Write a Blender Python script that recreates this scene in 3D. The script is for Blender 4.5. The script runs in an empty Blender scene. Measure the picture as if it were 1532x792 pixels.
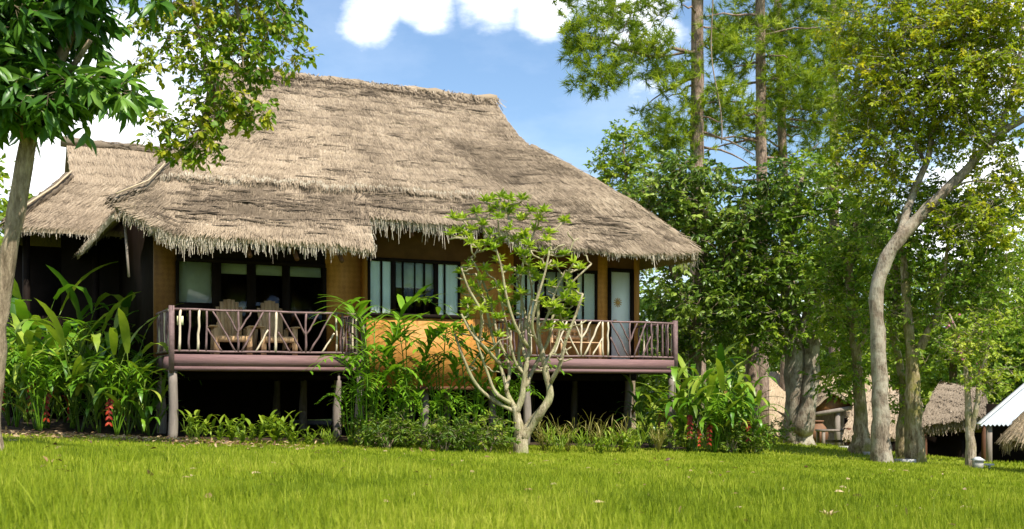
import bpy, math
import numpy as np
from mathutils import Matrix

rng = np.random.default_rng(11)
R = math.radians
SC = bpy.context.scene
COL = SC.collection
FOC, CX, HY, CAMZ = 1685.0, 766.0, 577.0, 0.95      # survey of the photograph: focal length in px, centre, horizon, eye height


def at(px, py, d):
    return np.array([(px - CX) / FOC * d, d, CAMZ + (HY - py) / FOC * d])


# ------------------------------------------------------------------ noise
def _h(ix, iy, seed):
    x = (ix.astype(np.int64) * 374761393 + iy.astype(np.int64) * 668265263 + seed * 144269504) & 0xffffffff
    x = ((x ^ (x >> 13)) * 1274126177) & 0xffffffff
    return ((x ^ (x >> 16)) & 0xffff) / 65535.0


def vnoise(x, y, seed=0):
    x = np.asarray(x, float); y = np.asarray(y, float)
    ix = np.floor(x); iy = np.floor(y); fx = x - ix; fy = y - iy
    fx = fx * fx * (3 - 2 * fx); fy = fy * fy * (3 - 2 * fy)
    a = _h(ix, iy, seed); b = _h(ix + 1, iy, seed); c = _h(ix, iy + 1, seed); d = _h(ix + 1, iy + 1, seed)
    return (a * (1 - fx) + b * fx) * (1 - fy) + (c * (1 - fx) + d * fx) * fy


def fbm(x, y, seed=0, octv=4):
    s = 0; a = .5
    for k in range(octv):
        s = s + a * vnoise(np.asarray(x) * 2 ** k, np.asarray(y) * 2 ** k, seed + k); a *= .5
    return s


def unit(v):
    return v / np.maximum(np.linalg.norm(v, axis=-1, keepdims=True), 1e-9)


def sstep(a, b, x):
    t = np.clip((np.asarray(x, float) - a) / (b - a), 0, 1)
    return t * t * (3 - 2 * t)


# ------------------------------------------------------------------ mesh builder
class MB:
    def __init__(self):
        self.v = []; self.f = []; self.r = []; self.n = 0

    def add(self, v, faces, rnd=.5):
        """v (N,3); faces: list of int arrays (K,3) or (K,4); rnd scalar or (N,)"""
        v = np.asarray(v, float).reshape(-1, 3)
        self.v.append(v)
        for f in faces:
            f = np.asarray(f, dtype=np.int64)
            if len(f): self.f.append(f + self.n)
        self.r.append(np.broadcast_to(np.asarray(rnd, float), (len(v),)).copy())
        self.n += len(v)

    def box(self, lo, hi, rnd=.5):
        x0, y0, z0 = lo; x1, y1, z1 = hi
        v = [(x0, y0, z0), (x1, y0, z0), (x1, y1, z0), (x0, y1, z0), (x0, y0, z1), (x1, y0, z1), (x1, y1, z1), (x0, y1, z1)]
        f = [(0, 3, 2, 1), (4, 5, 6, 7), (0, 1, 5, 4), (1, 2, 6, 5), (2, 3, 7, 6), (3, 0, 4, 7)]
        self.add(v, [f], rnd)

    def beam(self, p0, p1, w, h, up=(0, 0, 1), rnd=.5):
        p0 = np.array(p0, float); p1 = np.array(p1, float)
        d = unit(p1 - p0); x = np.cross(d, np.array(up, float))
        if np.linalg.norm(x) < 1e-6: x = np.cross(d, np.array([0, 1., 0]))
        x = unit(x); z = np.cross(x, d)
        v = []
        for p in (p0, p1):
            for a, b in ((-1, -1), (1, -1), (1, 1), (-1, 1)):
                v.append(p + x * a * w / 2 + z * b * h / 2)
        f = [(0, 1, 2, 3), (7, 6, 5, 4), (0, 4, 5, 1), (1, 5, 6, 2), (2, 6, 7, 3), (3, 7, 4, 0)]
        self.add(v, [f], rnd)

    def tube(self, pts, rad, n=8, wob=0.0, rnd=.5, seed=0):
        pts = np.asarray(pts, float); m = len(pts)
        rad = np.broadcast_to(np.asarray(rad, float), (m,))
        tan = unit(np.gradient(pts, axis=0))
        ref = np.array([0, 0, 1.]) if abs(tan[0][2]) < .9 else np.array([1., 0, 0])
        x = unit(np.cross(tan[0], ref))
        ang = np.arange(n) * 2 * math.pi / n
        V = []
        for i in range(m):
            x = unit(x - tan[i] * np.dot(x, tan[i])); y = np.cross(tan[i], x)
            rr = rad[i] * np.ones(n)
            if wob: rr = rr * (1 + wob * (vnoise(np.cos(ang) * 1.6 + 7 + seed, np.sin(ang) * 1.6 + i * .55, seed) - .5) * 2)
            V.append(pts[i] + rr[:, None] * (np.cos(ang)[:, None] * x + np.sin(ang)[:, None] * y))
        V = np.concatenate(V + [pts[:1], pts[-1:]])
        i, j = np.meshgrid(np.arange(m - 1), np.arange(n), indexing='ij')
        a = i * n + j; b = i * n + (j + 1) % n
        q = np.stack([a, b, b + n, a + n], -1).reshape(-1, 4)
        k = np.arange(n)
        c0 = np.stack([np.full(n, m * n), (k + 1) % n, k], -1)
        c1 = np.stack([np.full(n, m * n + 1), (m - 1) * n + k, (m - 1) * n + (k + 1) % n], -1)
        self.add(V, [q, c0, c1], rnd)

    def segs(self, P0, P1, r0, r1, n=4, rnd=.5):
        """many straight tapered sticks at once"""
        P0 = np.asarray(P0, float); P1 = np.asarray(P1, float); N = len(P0)
        if N == 0: return
        d = unit(P1 - P0)
        ref = np.where(np.abs(d[:, 2:3]) > .9, np.array([[1., 0, 0]]), np.array([[0, 0, 1.]]))
        x = unit(np.cross(d, ref)); y = np.cross(d, x)
        r0 = np.broadcast_to(np.asarray(r0, float), (N,)); r1 = np.broadcast_to(np.asarray(r1, float), (N,))
        ang = np.arange(n) * 2 * math.pi / n
        c, s = np.cos(ang), np.sin(ang)
        ring = c[None, :, None] * x[:, None] + s[None, :, None] * y[:, None]
        V = np.concatenate([P0[:, None] + ring * r0[:, None, None], P1[:, None] + ring * r1[:, None, None]], 1).reshape(-1, 3)
        k = np.arange(n); q = np.stack([k, (k + 1) % n, n + (k + 1) % n, n + k], -1)
        F = (q[None] + (np.arange(N) * 2 * n)[:, None, None]).reshape(-1, 4)
        rnd = np.repeat(np.broadcast_to(np.asarray(rnd, float), (N,)), 2 * n)
        self.add(V, [F], rnd)

    def inst(self, tmpl, P, D, Nh, L, W, rnd, bend=None):
        """template copies: tmpl=(verts (k,3) as across, along, up; face lists); bend scales 'up'"""
        tv, tf = tmpl; P = np.asarray(P, float); N = len(P)
        if N == 0: return
        D = unit(np.asarray(D, float)); X = np.cross(D, np.asarray(Nh, float))
        bad = np.linalg.norm(X, axis=1) < 1e-5
        X[bad] = np.cross(D[bad], np.array([1., .3, 0]))
        X = unit(X); Z = np.cross(X, D)
        L = np.broadcast_to(np.asarray(L, float), (N,)); W = np.broadcast_to(np.asarray(W, float), (N,))
        b = L if bend is None else L * bend
        V = P[:, None] + (W[:, None] * tv[None, :, 0])[..., None] * X[:, None] + (L[:, None] * tv[None, :, 1])[..., None] * D[:, None] + (b[:, None] * tv[None, :, 2])[..., None] * Z[:, None]
        k = len(tv); off = np.arange(N) * k
        fs = [(np.asarray(f)[None] + off[:, None, None]).reshape(-1, np.asarray(f).shape[1]) for f in tf]
        self.add(V.reshape(-1, 3), fs, np.repeat(np.broadcast_to(np.asarray(rnd, float), (N,)), k))

    def grid(self, V, rnd=.5, flip=False):
        """V (a,b,3)"""
        a, b = V.shape[:2]
        i, j = np.meshgrid(np.arange(a - 1), np.arange(b - 1), indexing='ij')
        q = np.stack([i * b + j, i * b + j + 1, (i + 1) * b + j + 1, (i + 1) * b + j], -1).reshape(-1, 4)
        if flip: q = q[:, ::-1]
        self.add(V.reshape(-1, 3), [q], rnd if np.isscalar(rnd) else np.asarray(rnd).reshape(-1))

    def build(self, name, mat, parent=None, smooth=False, local=True, kind=None, label=None):
        V = np.concatenate(self.v)
        if not local and parent is not None:
            th = parent.rotation_euler.z; p = np.array(parent.location)
            V = V - p
            c, s = math.cos(-th), math.sin(-th)
            V = np.stack([V[:, 0] * c - V[:, 1] * s, V[:, 0] * s + V[:, 1] * c, V[:, 2]], -1)
        me = bpy.data.meshes.new(name)
        loops = np.concatenate([f.reshape(-1) for f in self.f])
        tot = np.concatenate([np.full(len(f), f.shape[1]) for f in self.f])
        start = np.concatenate([[0], np.cumsum(tot)[:-1]])
        me.vertices.add(len(V)); me.vertices.foreach_set('co', V.astype(np.float32).ravel())
        me.loops.add(len(loops)); me.loops.foreach_set('vertex_index', loops.astype(np.int32))
        me.polygons.add(len(tot)); me.polygons.foreach_set('loop_start', start.astype(np.int32))
        me.update(calc_edges=True)
        if smooth: me.polygons.foreach_set('use_smooth', np.ones(len(tot), dtype=bool))
        at_ = me.attributes.new('rnd', 'FLOAT', 'POINT')
        at_.data.foreach_set('value', np.concatenate(self.r).astype(np.float32))
        me.materials.append(mat)
        o = bpy.data.objects.new(name, me); COL.objects.link(o)
        if parent is not None: o.parent = parent
        if kind: o['kind'] = kind
        if label: o['label'] = label
        return o


def thing(name, label, cat, loc=(0, 0, 0), rz=0.0, group=None):
    o = bpy.data.objects.new(name, None); COL.objects.link(o)
    o.empty_display_size = .2
    o.location = tuple(float(c) for c in loc); o.rotation_euler = (0, 0, rz)
    tag(o, label, cat, group)
    return o


def tag(o, label=None, cat=None, group=None, kind=None):
    if label: o['label'] = label
    if cat: o['category'] = cat
    if group: o['group'] = group
    if kind: o['kind'] = kind
    return o


def dup(root, loc, rz=0.0, scale=1.0, label=None):
    def rec(o, par):
        c = o.copy(); COL.objects.link(c)
        if par is not None: c.parent = par
        for ch in list(o.children): rec(ch, c)
        return c
    r = rec(root, None)
    r.location = tuple(float(c) for c in loc); r.rotation_euler = (0, 0, rz); r.scale = (scale,) * 3
    if label: r['label'] = label
    return r


# ------------------------------------------------------------------ materials
class NT:
    def __init__(self, name):
        self.m = bpy.data.materials.new(name); self.m.use_nodes = True
        self.t = self.m.node_tree; self.t.nodes.clear()
        self.out = self.n('ShaderNodeOutputMaterial')

    def n(self, typ, **kw):
        o = self.t.nodes.new(typ)
        for k, v in kw.items():
            if k in o.inputs: o.inputs[k].default_value = v
            else: setattr(o, k, v)
        return o

    def l(self, a, b): self.t.links.new(a, b)

    def ramp(self, fac, stops, interp='LINEAR'):
        r = self.n('ShaderNodeValToRGB'); r.color_ramp.interpolation = interp
        e = r.color_ramp.elements
        while len(e) < len(stops): e.new(.5)
        for el, (p, c) in zip(e, stops):
            el.position = p; el.color = (*c, 1) if len(c) == 3 else c
        self.l(fac, r.inputs[0]); return r.outputs[0]

    def attr(self, name='rnd'):
        return self.n('ShaderNodeAttribute', attribute_name=name).outputs['Fac']

    def noise(self, scale, detail=4, rough=.55, coord=None, sc=None):
        tc = self.n('ShaderNodeTexCoord'); src = tc.outputs['Object'] if coord is None else coord
        if sc is not None:
            mp = self.n('ShaderNodeMapping'); mp.inputs['Scale'].default_value = sc
            self.l(src, mp.inputs[0]); src = mp.outputs[0]
        nz = self.n('ShaderNodeTexNoise'); nz.inputs['Scale'].default_value = scale
        nz.inputs['Detail'].default_value = detail; nz.inputs['Roughness'].default_value = rough
        self.l(src, nz.inputs['Vector']); return nz.outputs['Fac']

    def mixc(self, fac, a, b, mode='MIX'):
        m = self.n('ShaderNodeMix', data_type='RGBA', blend_type=mode)
        for s, v in ((m.inputs[0], fac), (m.inputs[6], a), (m.inputs[7], b)):
            if hasattr(v, 'is_linked') or hasattr(v, 'links'): self.l(v, s)
            elif isinstance(v, (int, float)): s.default_value = v
            else: s.default_value = (*v, 1)
        return m.outputs[2]

    def math(self, op, a, b=None, c=None):
        m = self.n('ShaderNodeMath', operation=op)
        for s, v in zip(m.inputs, (a, b, c)):
            if v is None: continue
            if isinstance(v, (int, float)): s.default_value = v
            else: self.l(v, s)
        return m.outputs[0]

    def bsdf(self, color, rough=.7, spec=.3, bump=None, bstr=.4, bdist=.02):
        p = self.n('ShaderNodeBsdfPrincipled')
        if isinstance(color, tuple): p.inputs['Base Color'].default_value = (*color, 1)
        else: self.l(color, p.inputs['Base Color'])
        if isinstance(rough, (int, float)): p.inputs['Roughness'].default_value = rough
        else: self.l(rough, p.inputs['Roughness'])
        p.inputs['Specular IOR Level'].default_value = spec
        if bump is not None:
            b = self.n('ShaderNodeBump'); b.inputs['Strength'].default_value = bstr; b.inputs['Distance'].default_value = bdist
            self.l(bump, b.inputs['Height']); self.l(b.outputs[0], p.inputs['Normal'])
        return p

    def done(self, sh):
        self.l(sh.outputs[0], self.out.inputs['Surface']); return self.m


def m_leaf(name, c0, c1, c2, trans=.3, rough=.5, spec=.3, dead=None):
    t = NT(name)
    nz = t.noise(3.0, 3)
    f = t.math('ADD', t.attr(), t.math('MULTIPLY', t.math('SUBTRACT', nz, .5), .5))
    st = [(.15, c0), (.5, c1), (.86 if dead else .9, c2)] + ([(.95, dead)] if dead else [])
    col = t.ramp(f, st)
    p = t.bsdf(col, rough, spec)
    tr = t.n('ShaderNodeBsdfTranslucent')
    t.l(t.mixc(1.0, col, (1.0, 1.0, .55), 'MULTIPLY'), tr.inputs[0])
    mx = t.n('ShaderNodeMixShader'); mx.inputs[0].default_value = trans
    t.l(p.outputs[0], mx.inputs[1]); t.l(tr.outputs[0], mx.inputs[2])
    return t.done(mx)


def m_bark(name, c0, c1, c2, scale=6, moss=None):
    t = NT(name)
    nz = t.noise(scale, 6, .65, sc=(1, 1, .35)); n2 = t.noise(scale * 4, 5, .7, sc=(1, 1, .25))
    f = t.math('ADD', t.math('MULTIPLY', nz, .55), t.math('MULTIPLY', n2, .45))
    col = t.ramp(f, [(.40, c0), (.5, c1), (.60, c2)])
    if moss:
        mk = t.ramp(t.noise(2.2, 5, .7), [(.45, (0, 0, 0)), (.62, (1, 1, 1))])
        col = t.mixc(mk, col, moss)
    return t.done(t.bsdf(col, .85, .2, f, 1.0, .06))


def m_wood(name, c0, c1, scale=3, sc=(1, 1, 1), rough=.7, bstr=.3, spec=.25):
    t = NT(name)
    nz = t.noise(scale, 6, .65, sc=sc); rn = t.attr()
    f = t.math('ADD', t.math('MULTIPLY', nz, .7), t.math('MULTIPLY', rn, .3))
    col = t.ramp(f, [(.3, c0), (.7, c1)])
    return t.done(t.bsdf(col, rough, spec, nz, bstr, .01))


def m_straw(name, c0, c1, c2, c3):
    t = NT(name)
    big = t.noise(.7, 5, .6); mid = t.noise(4.0, 5, .65, sc=(1, .5, 1))
    f = t.math('ADD', t.math('MULTIPLY', t.attr(), .55),
               t.math('ADD', t.math('MULTIPLY', big, .38), t.math('MULTIPLY', mid, .16)))
    col = t.ramp(f, [(.18, c0), (.38, c1), (.6, c2), (.85, c3)])
    fib = t.noise(30, 4, .7, sc=(1, .08, .3))
    return t.done(t.bsdf(col, .9, .12, fib, .7, .03))


def m_plain(name, col, rough=.6, spec=.3, var=.25, scale=4):
    t = NT(name)
    nz = t.noise(scale, 5, .6)
    lo = tuple(c * (1 - var) for c in col); hi = tuple(min(1, c * (1 + var)) for c in col)
    return t.done(t.bsdf(t.ramp(nz, [(.3, lo), (.7, hi)]), rough, spec, nz, .15, .01))


def m_weave(name, c0, c1, c2):
    """diagonal split-bamboo matting"""
    t = NT(name)
    tc = t.n('ShaderNodeTexCoord')
    mp = t.n('ShaderNodeMapping'); mp.inputs['Rotation'].default_value = (R(90), R(45), 0)
    t.l(tc.outputs['Object'], mp.inputs[0])
    ck = t.n('ShaderNodeTexChecker'); ck.inputs['Scale'].default_value = 13
    mp2 = t.n('ShaderNodeMapping'); mp2.inputs['Rotation'].default_value = (0, R(45), 0); mp2.inputs['Location'].default_value = (.02, .013, .02)
    t.l(tc.outputs['Object'], mp2.inputs[0]); t.l(mp2.outputs[0], ck.inputs['Vector'])
    st = t.noise(9, 5, .7, sc=(1, 1, .4)); big = t.noise(.9, 4, .6)
    f = t.math('ADD', t.math('MULTIPLY', ck.outputs['Fac'], .07), t.math('ADD', t.math('MULTIPLY', st, .5), t.math('MULTIPLY', big, .4)))
    col = t.ramp(f, [(.3, c0), (.52, c1), (.75, c2)])
    return t.done(t.bsdf(col, .6, .3, f, .35, .012))


def m_glass(name, tint=(.55, .62, .58)):
    t = NT(name)
    g = t.n('ShaderNodeBsdfGlossy'); g.inputs['Roughness'].default_value = .02
    tr = t.n('ShaderNodeBsdfTransparent'); tr.inputs[0].default_value = (*tint, 1)
    lw = t.n('ShaderNodeLayerWeight')
    f = t.math('ADD', .035, t.math('MULTIPLY', t.math('POWER', lw.outputs['Facing'], 5.0), .9))
    mx = t.n('ShaderNodeMixShader'); t.l(f, mx.inputs[0]); t.l(tr.outputs[0], mx.inputs[1]); t.l(g.outputs[0], mx.inputs[2])
    return t.done(mx)


M = {}
M['thatch'] = m_straw('thatch', (.075, .056, .038), (.235, .178, .120), (.405, .312, .213), (.57, .465, .34))
M['thatch_old_shaded'] = m_straw('thatch_old_shaded', (.075, .056, .038), (.165, .127, .088), (.255, .20, .14), (.38, .31, .23))  # old straw of the hips; also tree shade painted into one hut roof
M['thatch_pale'] = m_straw('thatch_pale', (.17, .12, .07), (.32, .235, .145), (.46, .35, .22), (.58, .46, .31))
M['fringe'] = m_straw('fringe', (.25, .20, .14), (.42, .35, .26), (.58, .50, .38), (.75, .66, .52))
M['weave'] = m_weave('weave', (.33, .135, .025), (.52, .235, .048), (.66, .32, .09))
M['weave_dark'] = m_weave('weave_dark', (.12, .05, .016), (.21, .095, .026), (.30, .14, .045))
M['shaded_darkwood'] = m_wood('shaded_darkwood', (.009, .006, .004), (.020, .013, .010), spec=.06)  # dark wood of frames; also carries the shade of unlit walls in its colour
M['brownwood'] = m_wood('brownwood', (.07, .028, .012), (.14, .06, .025))
M['goldwood'] = m_wood('goldwood', (.30, .13, .03), (.50, .24, .06), sc=(4, 4, .6))
M['deck'] = m_wood('deck', (.10, .056, .056), (.26, .148, .140), scale=6, sc=(.5, 11, 11))
M['rail'] = m_wood('rail', (.085, .052, .050), (.27, .175, .165), scale=11)
M['palestick'] = m_wood('palestick', (.50, .40, .27), (.72, .62, .46), scale=9)
M['stilt'] = m_wood('stilt', (.14, .11, .09), (.32, .265, .215), scale=5, sc=(3, 3, .5))
M['chairwood'] = m_wood('chairwood', (.42, .24, .11), (.70, .46, .25), scale=6, sc=(3, 3, .6))
M['bamboo'] = m_wood('bamboo', (.40, .30, .18), (.62, .50, .33), scale=6)
M['curtain'] = m_plain('curtain', (.88, .91, .87), .8, .1, .05, 2)
M['blind'] = m_plain('blind', (.42, .45, .40), .8, .1, .12, 3)
M['door'] = m_plain('door', (.84, .88, .84), .5, .3, .05, 2)
M['brass'] = m_plain('brass', (.55, .33, .10), .4, .5)
M['glass'] = m_glass('glass', (.93, .96, .94))
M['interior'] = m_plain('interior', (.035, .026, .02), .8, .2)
M['metalroof'] = m_plain('metalroof', (.40, .43, .45), .55, .5, .18, 3)
M['whitepaint'] = m_plain('whitepaint', (.55, .56, .54), .5, .3, .08)
M['stone'] = m_plain('stone', (.42, .40, .36), .8, .2)
M['clay'] = m_plain('clay', (.20, .10, .05), .7, .3)
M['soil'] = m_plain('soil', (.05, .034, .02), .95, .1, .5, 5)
M['card'] = m_plain('card', (.72, .74, .42), .6, .2, .05)
M['flower_red'] = m_leaf('flower_red', (.16, .010, .004), (.30, .022, .006), (.42, .05, .012), .15)
M['flower_pink'] = m_leaf('flower_pink', (.45, .10, .22), (.55, .18, .30), (.65, .3, .4), .2)

M['bark_grey'] = m_bark('bark_grey', (.085, .062, .042), (.22, .168, .118), (.38, .31, .225), 6, moss=(.42, .37, .28))
M['bark_pale'] = m_bark('bark_pale', (.16, .12, .08), (.38, .30, .21), (.58, .50, .38), 8, moss=(.28, .25, .10))
M['bark_tan'] = m_bark('bark_tan', (.12, .085, .05), (.26, .195, .125), (.42, .33, .22), 6)
M['bark_moss'] = m_bark('bark_moss', (.09, .062, .03), (.29, .22, .12), (.50, .42, .27), 7, moss=(.22, .20, .05))
M['bark_pine'] = m_bark('bark_pine', (.10, .065, .05), (.24, .165, .12), (.38, .28, .21), 7)
M['bark_frangi'] = m_bark('bark_frangi', (.16, .12, .065), (.36, .295, .18), (.54, .46, .31), 9, moss=(.36, .34, .17))

M['l_dark'] = m_leaf('l_dark', (.048, .105, .010), (.125, .215, .018), (.35, .44, .06), .36, .4, .4)
M['l_left'] = m_leaf('l_left', (0.030, 0.098, 0.009), (0.075, 0.188, 0.018), (0.195, 0.345, 0.045), .35, .38, .4)
M['l_yellow'] = m_leaf('l_yellow', (.14, .215, .010), (.35, .425, .018), (.66, .58, .03), .48)
M['l_hang'] = m_leaf('l_hang', (.06, .14, .010), (.17, .30, .014), (.48, .46, .03), .42)
M['l_mid'] = m_leaf('l_mid', (.075, .155, .010), (.205, .33, .018), (.46, .52, .05), .42)
M['l_pine'] = m_leaf('l_pine', (.09, .16, .010), (.25, .35, .016), (.46, .52, .035), .4)
M['l_frangi'] = m_leaf('l_frangi', (.17, .28, .016), (.34, .48, .04), (.55, .62, .08), .42, .4)
M['l_helic'] = m_leaf('l_helic', (0.045, 0.128, 0.009), (0.112, 0.255, 0.015), (0.255, 0.420, 0.030), .35, .35, .45, dead=(.22, .13, .04))
M['l_helic_y'] = m_leaf('l_helic_y', (0.088, 0.150, 0.013), (0.225, 0.325, 0.025), (0.450, 0.525, 0.075), .35, .4, .4, dead=(.22, .13, .04))
M['l_ginger'] = m_leaf('l_ginger', (0.058, 0.156, 0.008), (0.156, 0.312, 0.016), (0.312, 0.494, 0.033), .35, .4, .35, dead=(.22, .13, .04))
M['l_bush'] = m_leaf('l_bush', (0.053, 0.112, 0.009), (0.128, 0.210, 0.015), (0.270, 0.330, 0.030), .3)
M['l_weed'] = m_leaf('l_weed', (0.090, 0.150, 0.010), (0.200, 0.300, 0.020), (0.350, 0.420, 0.040), .35)
M['l_dry'] = m_leaf('l_dry', (0.160, 0.140, 0.030), (0.300, 0.270, 0.060), (0.450, 0.400, 0.150), .3)
M['l_litter'] = m_leaf('l_litter', (0.120, 0.060, 0.025), (0.300, 0.180, 0.080), (0.500, 0.360, 0.200), .1)
M['l_far'] = m_leaf('l_far', (.08, .16, .018), (.19, .30, .03), (.40, .48, .06), .4)
M['grass'] = m_leaf('grass', (.145, .205, .010), (.295, .365, .018), (.47, .475, .065), .4, .55, .2)

t = NT('ground')
nz = t.noise(.5, 6, .65); n2 = t.noise(6, 5, .7); n3 = t.noise(40, 3, .7)
col = t.ramp(t.math('ADD', t.math('MULTIPLY', nz, .45), t.math('ADD', t.math('MULTIPLY', n2, .35), t.math('MULTIPLY', n3, .2))),
             [(.3, (.08, .12, .008)), (.5, (.17, .22, .012)), (.7, (.30, .29, .04))])
M['ground'] = t.done(t.bsdf(col, .9, .1, n3, .8, .03))

# ------------------------------------------------------------------ leaf templates
T_RHOMB = (np.array([(0, 0, 0), (.5, .42, .10), (0, 1, -.10), (-.5, .42, .10)]), [np.array([(0, 1, 2), (0, 2, 3)])])
T_LEAF = (np.array([(0, 0, 0), (0, .35, 0), (0, .72, -.05), (0, 1, -.17), (.40, .28, .07), (.42, .62, .02), (-.40, .28, .07), (-.42, .62, .02)]),
          [np.array([(0, 4, 1), (2, 5, 3), (0, 1, 6), (2, 3, 7)]), np.array([(1, 4, 5, 2), (1, 2, 7, 6)])])
T_STRAW = (np.array([(-.5, 0, 0), (.5, 0, 0), (.32, 1, 0), (-.32, 1, 0)]), [np.array([(0, 1, 2, 3)])])
T_BLADE = (np.array([(-.5, 0, 0), (.5, 0, 0), (.36, .55, .10), (-.36, .55, .10), (0, 1, .38)]), [np.array([(0, 1, 2, 3)]), np.array([(3, 2, 4)])])
T_NEEDLE = (np.array([(-.5, 0, 0), (.5, 0, 0), (0, 1, 0)]), [np.array([(0, 1, 2)])])

# ------------------------------------------------------------------ terrain
def gz(x, y):
    x = np.asarray(x, float); y = np.asarray(y, float)
    z = -.045 * (np.clip(x, -14, 16) + 6.06)
    z = z + .024 * np.clip(20 - y, 0, 17)
    z = z - .055 * np.clip(y - 25.5, 0, 18) * sstep(7.2, 12.5, x)
    z = z + .05 * (fbm(x * .35, y * .35, 5, 3) - .45) * sstep(120, 40, np.abs(y))
    return z


def P(px, d, dz=0.0):
    x = (px - CX) / FOC * d
    return np.array([x, d, float(gz(x, d)) + dz])


gx = np.unique(np.concatenate([np.linspace(-32, 32, 161), np.array([-1600, -800, -400, -200, -120, -80, -55, -42, 42, 55, 80, 120, 200, 400, 800, 1600])]))
gy = np.unique(np.concatenate([np.linspace(-4, 60, 161), np.array([-1600, -800, -300, -120, -50, -20, -9, 70, 85, 110, 160, 260, 450, 800, 1600])]))
GX, GY = np.meshgrid(gx, gy)
g = MB(); g.grid(np.stack([GX, GY, gz(GX, GY)], -1))
tag(g.build('ground', M['ground'], smooth=True), kind='structure')

# house frame
HA = np.array([-6.06, 20.0]); YAW = R(26); CU, SU = math.cos(YAW), math.sin(YAW)


def hw(s, t):
    s = np.asarray(s, float); t = np.asarray(t, float)
    return HA[0] + s * CU - t * SU, HA[1] + s * SU + t * CU


def hs(x, y):
    dx = x - HA[0]; dy = y - HA[1]
    return dx * CU + dy * SU, -dx * SU + dy * CU


def s_of(px, t=0.0):
    """distance along the facade seen at picture column px, at depth t"""
    k = (px - CX) / FOC; x0 = HA[0] - t * SU; y0 = HA[1] + t * CU
    return (k * y0 - x0) / (CU - k * SU)


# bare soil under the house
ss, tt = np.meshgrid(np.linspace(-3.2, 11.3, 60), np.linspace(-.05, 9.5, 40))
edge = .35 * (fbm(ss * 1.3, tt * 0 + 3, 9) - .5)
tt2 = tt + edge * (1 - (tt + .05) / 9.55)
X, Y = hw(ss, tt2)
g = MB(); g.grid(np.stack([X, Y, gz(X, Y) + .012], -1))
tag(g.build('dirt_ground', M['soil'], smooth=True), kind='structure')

# ------------------------------------------------------------------ HOUSE
house = thing('thatched_house', 'large stilted bungalow with main thatched roof, two railed balconies and orange woven walls', 'house', (HA[0], HA[1], 0.0), YAW)


def thatch_patch(fn, na, nw, nstraw, thick=.24, ln=(.16, .36), wd=(.007, .015), seed=1, age=None, flip=False, mb=None, straw_rows=None):
    """thick shaggy sheet: fn(a,w) -> local points; w runs down the slope"""
    rg = np.random.default_rng(seed)
    mb = mb or MB()
    A, Wg = np.meshgrid(np.linspace(0, 1, na), np.linspace(0, 1, nw), indexing='ij')
    V = fn(A, Wg)
    rb = .42 + .3 * (fbm(A * 60, Wg * 14, seed, 4) - .47)
    if age is not None: rb = rb + age(A, Wg, V)
    mb.grid(V, rb, flip=flip)
    B = V[::3, ::3].copy() if False else V.copy()
    B[..., 2] -= thick
    mb.grid(B, .2, flip=not flip)
    # rims
    for top, bot in ((V[:, -1], B[:, -1]), (V[:, 0], B[:, 0]), (V[0], B[0]), (V[-1], B[-1])):
        mb.grid(np.stack([top, bot], 0), .45)
    # straws
    a = rg.random(nstraw); w = rg.random(nstraw) * 1.0
    p = fn(a, w); e = 2e-3
    dn = unit(fn(a, np.minimum(w + e, 1.0)) - fn(a, np.maximum(w - e, 0)) + 1e-9)
    ac = unit(fn(np.minimum(a + e, 1), w) - fn(np.maximum(a - e, 0), w) + 1e-9)
    nrm = unit(np.cross(ac, dn)); nrm[nrm[:, 2] < 0] *= -1
    slope = dn.copy(); slope[:, 2] = np.clip(slope[:, 2], -.95, -.15); dn = unit(slope)
    D = unit(dn + ac * rg.normal(0, .12, (nstraw, 1)) + nrm * rg.normal(.0, .03, (nstraw, 1)))
    Nh = unit(nrm + ac * rg.normal(0, .30, (nstraw, 1)) + dn * rg.normal(0, .15, (nstraw, 1)))
    L = rg.uniform(*ln, nstraw); Wd = rg.uniform(*wd, nstraw)
    rs = rg.normal(.5, .12, nstraw) + .35 * (fbm(a * 45, w * 16, seed + 3, 3) - .45)
    if age is not None: rs = rs + age(a, w, p)
    mb.inst(T_STRAW, p + nrm * rg.uniform(.0, .018, (nstraw, 1)) - D * L[:, None] * .35, D, Nh, L, Wd, np.clip(rs, 0, 1))
    return mb


def fringe(mb, pts, n, lmin, lmax, out=(0, -1, 0), seed=1, wd=(.005, .012), spread=.22):
    """straw ends hanging from an eave polyline (K,3)"""
    rg = np.random.default_rng(seed)
    seg = np.linalg.norm(np.diff(pts, axis=0), axis=1); cum = np.concatenate([[0], np.cumsum(seg)])
    q = rg.random(n) * cum[-1]
    p = np.stack([np.interp(q, cum, pts[:, k]) for k in range(3)], -1)
    clump = fbm(q * 3.2, q * 0 + seed, seed, 3)
    L = lmin + (lmax - lmin) * np.clip(clump * 1.5 - .25, .03, 1) * rg.random(n) ** 1.3 * 1.6
    longs = rg.random(n) < .03; L[longs] *= 1.5
    p[:, 2] -= rg.uniform(0, spread, n)
    p += rg.normal(0, .03, (n, 3)) * np.array([1, 1, .3])
    D = unit(np.array([0, 0, -1.]) + np.array(out) * rg.uniform(-.05, .25, (n, 1)) + rg.normal(0, .10, (n, 3)))
    Nh = unit(np.array(out, float) + rg.normal(0, .5, (n, 3)))
    mb.inst(T_STRAW, p, D, Nh, L, rg.uniform(*wd, n), np.clip(rg.normal(.55, .2, n), 0, 1))


E_S = [-3, -.92, -.45, -.05, 1.5, 3.55, 3.74, 5.0, 6.3, 6.8, 8.2, 9.6, 10.6, 11.4, 13]
E_T = [.10, .10, -.22, -.55, -.60, -.64, .24, .22, .25, .05, -.02, -.08, -.02, .12, .12]


def eave_t(s):
    return np.interp(s, E_S, E_T) + .07 * (fbm(s * 2.3, s * 0, 31, 3) - .45)


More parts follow.
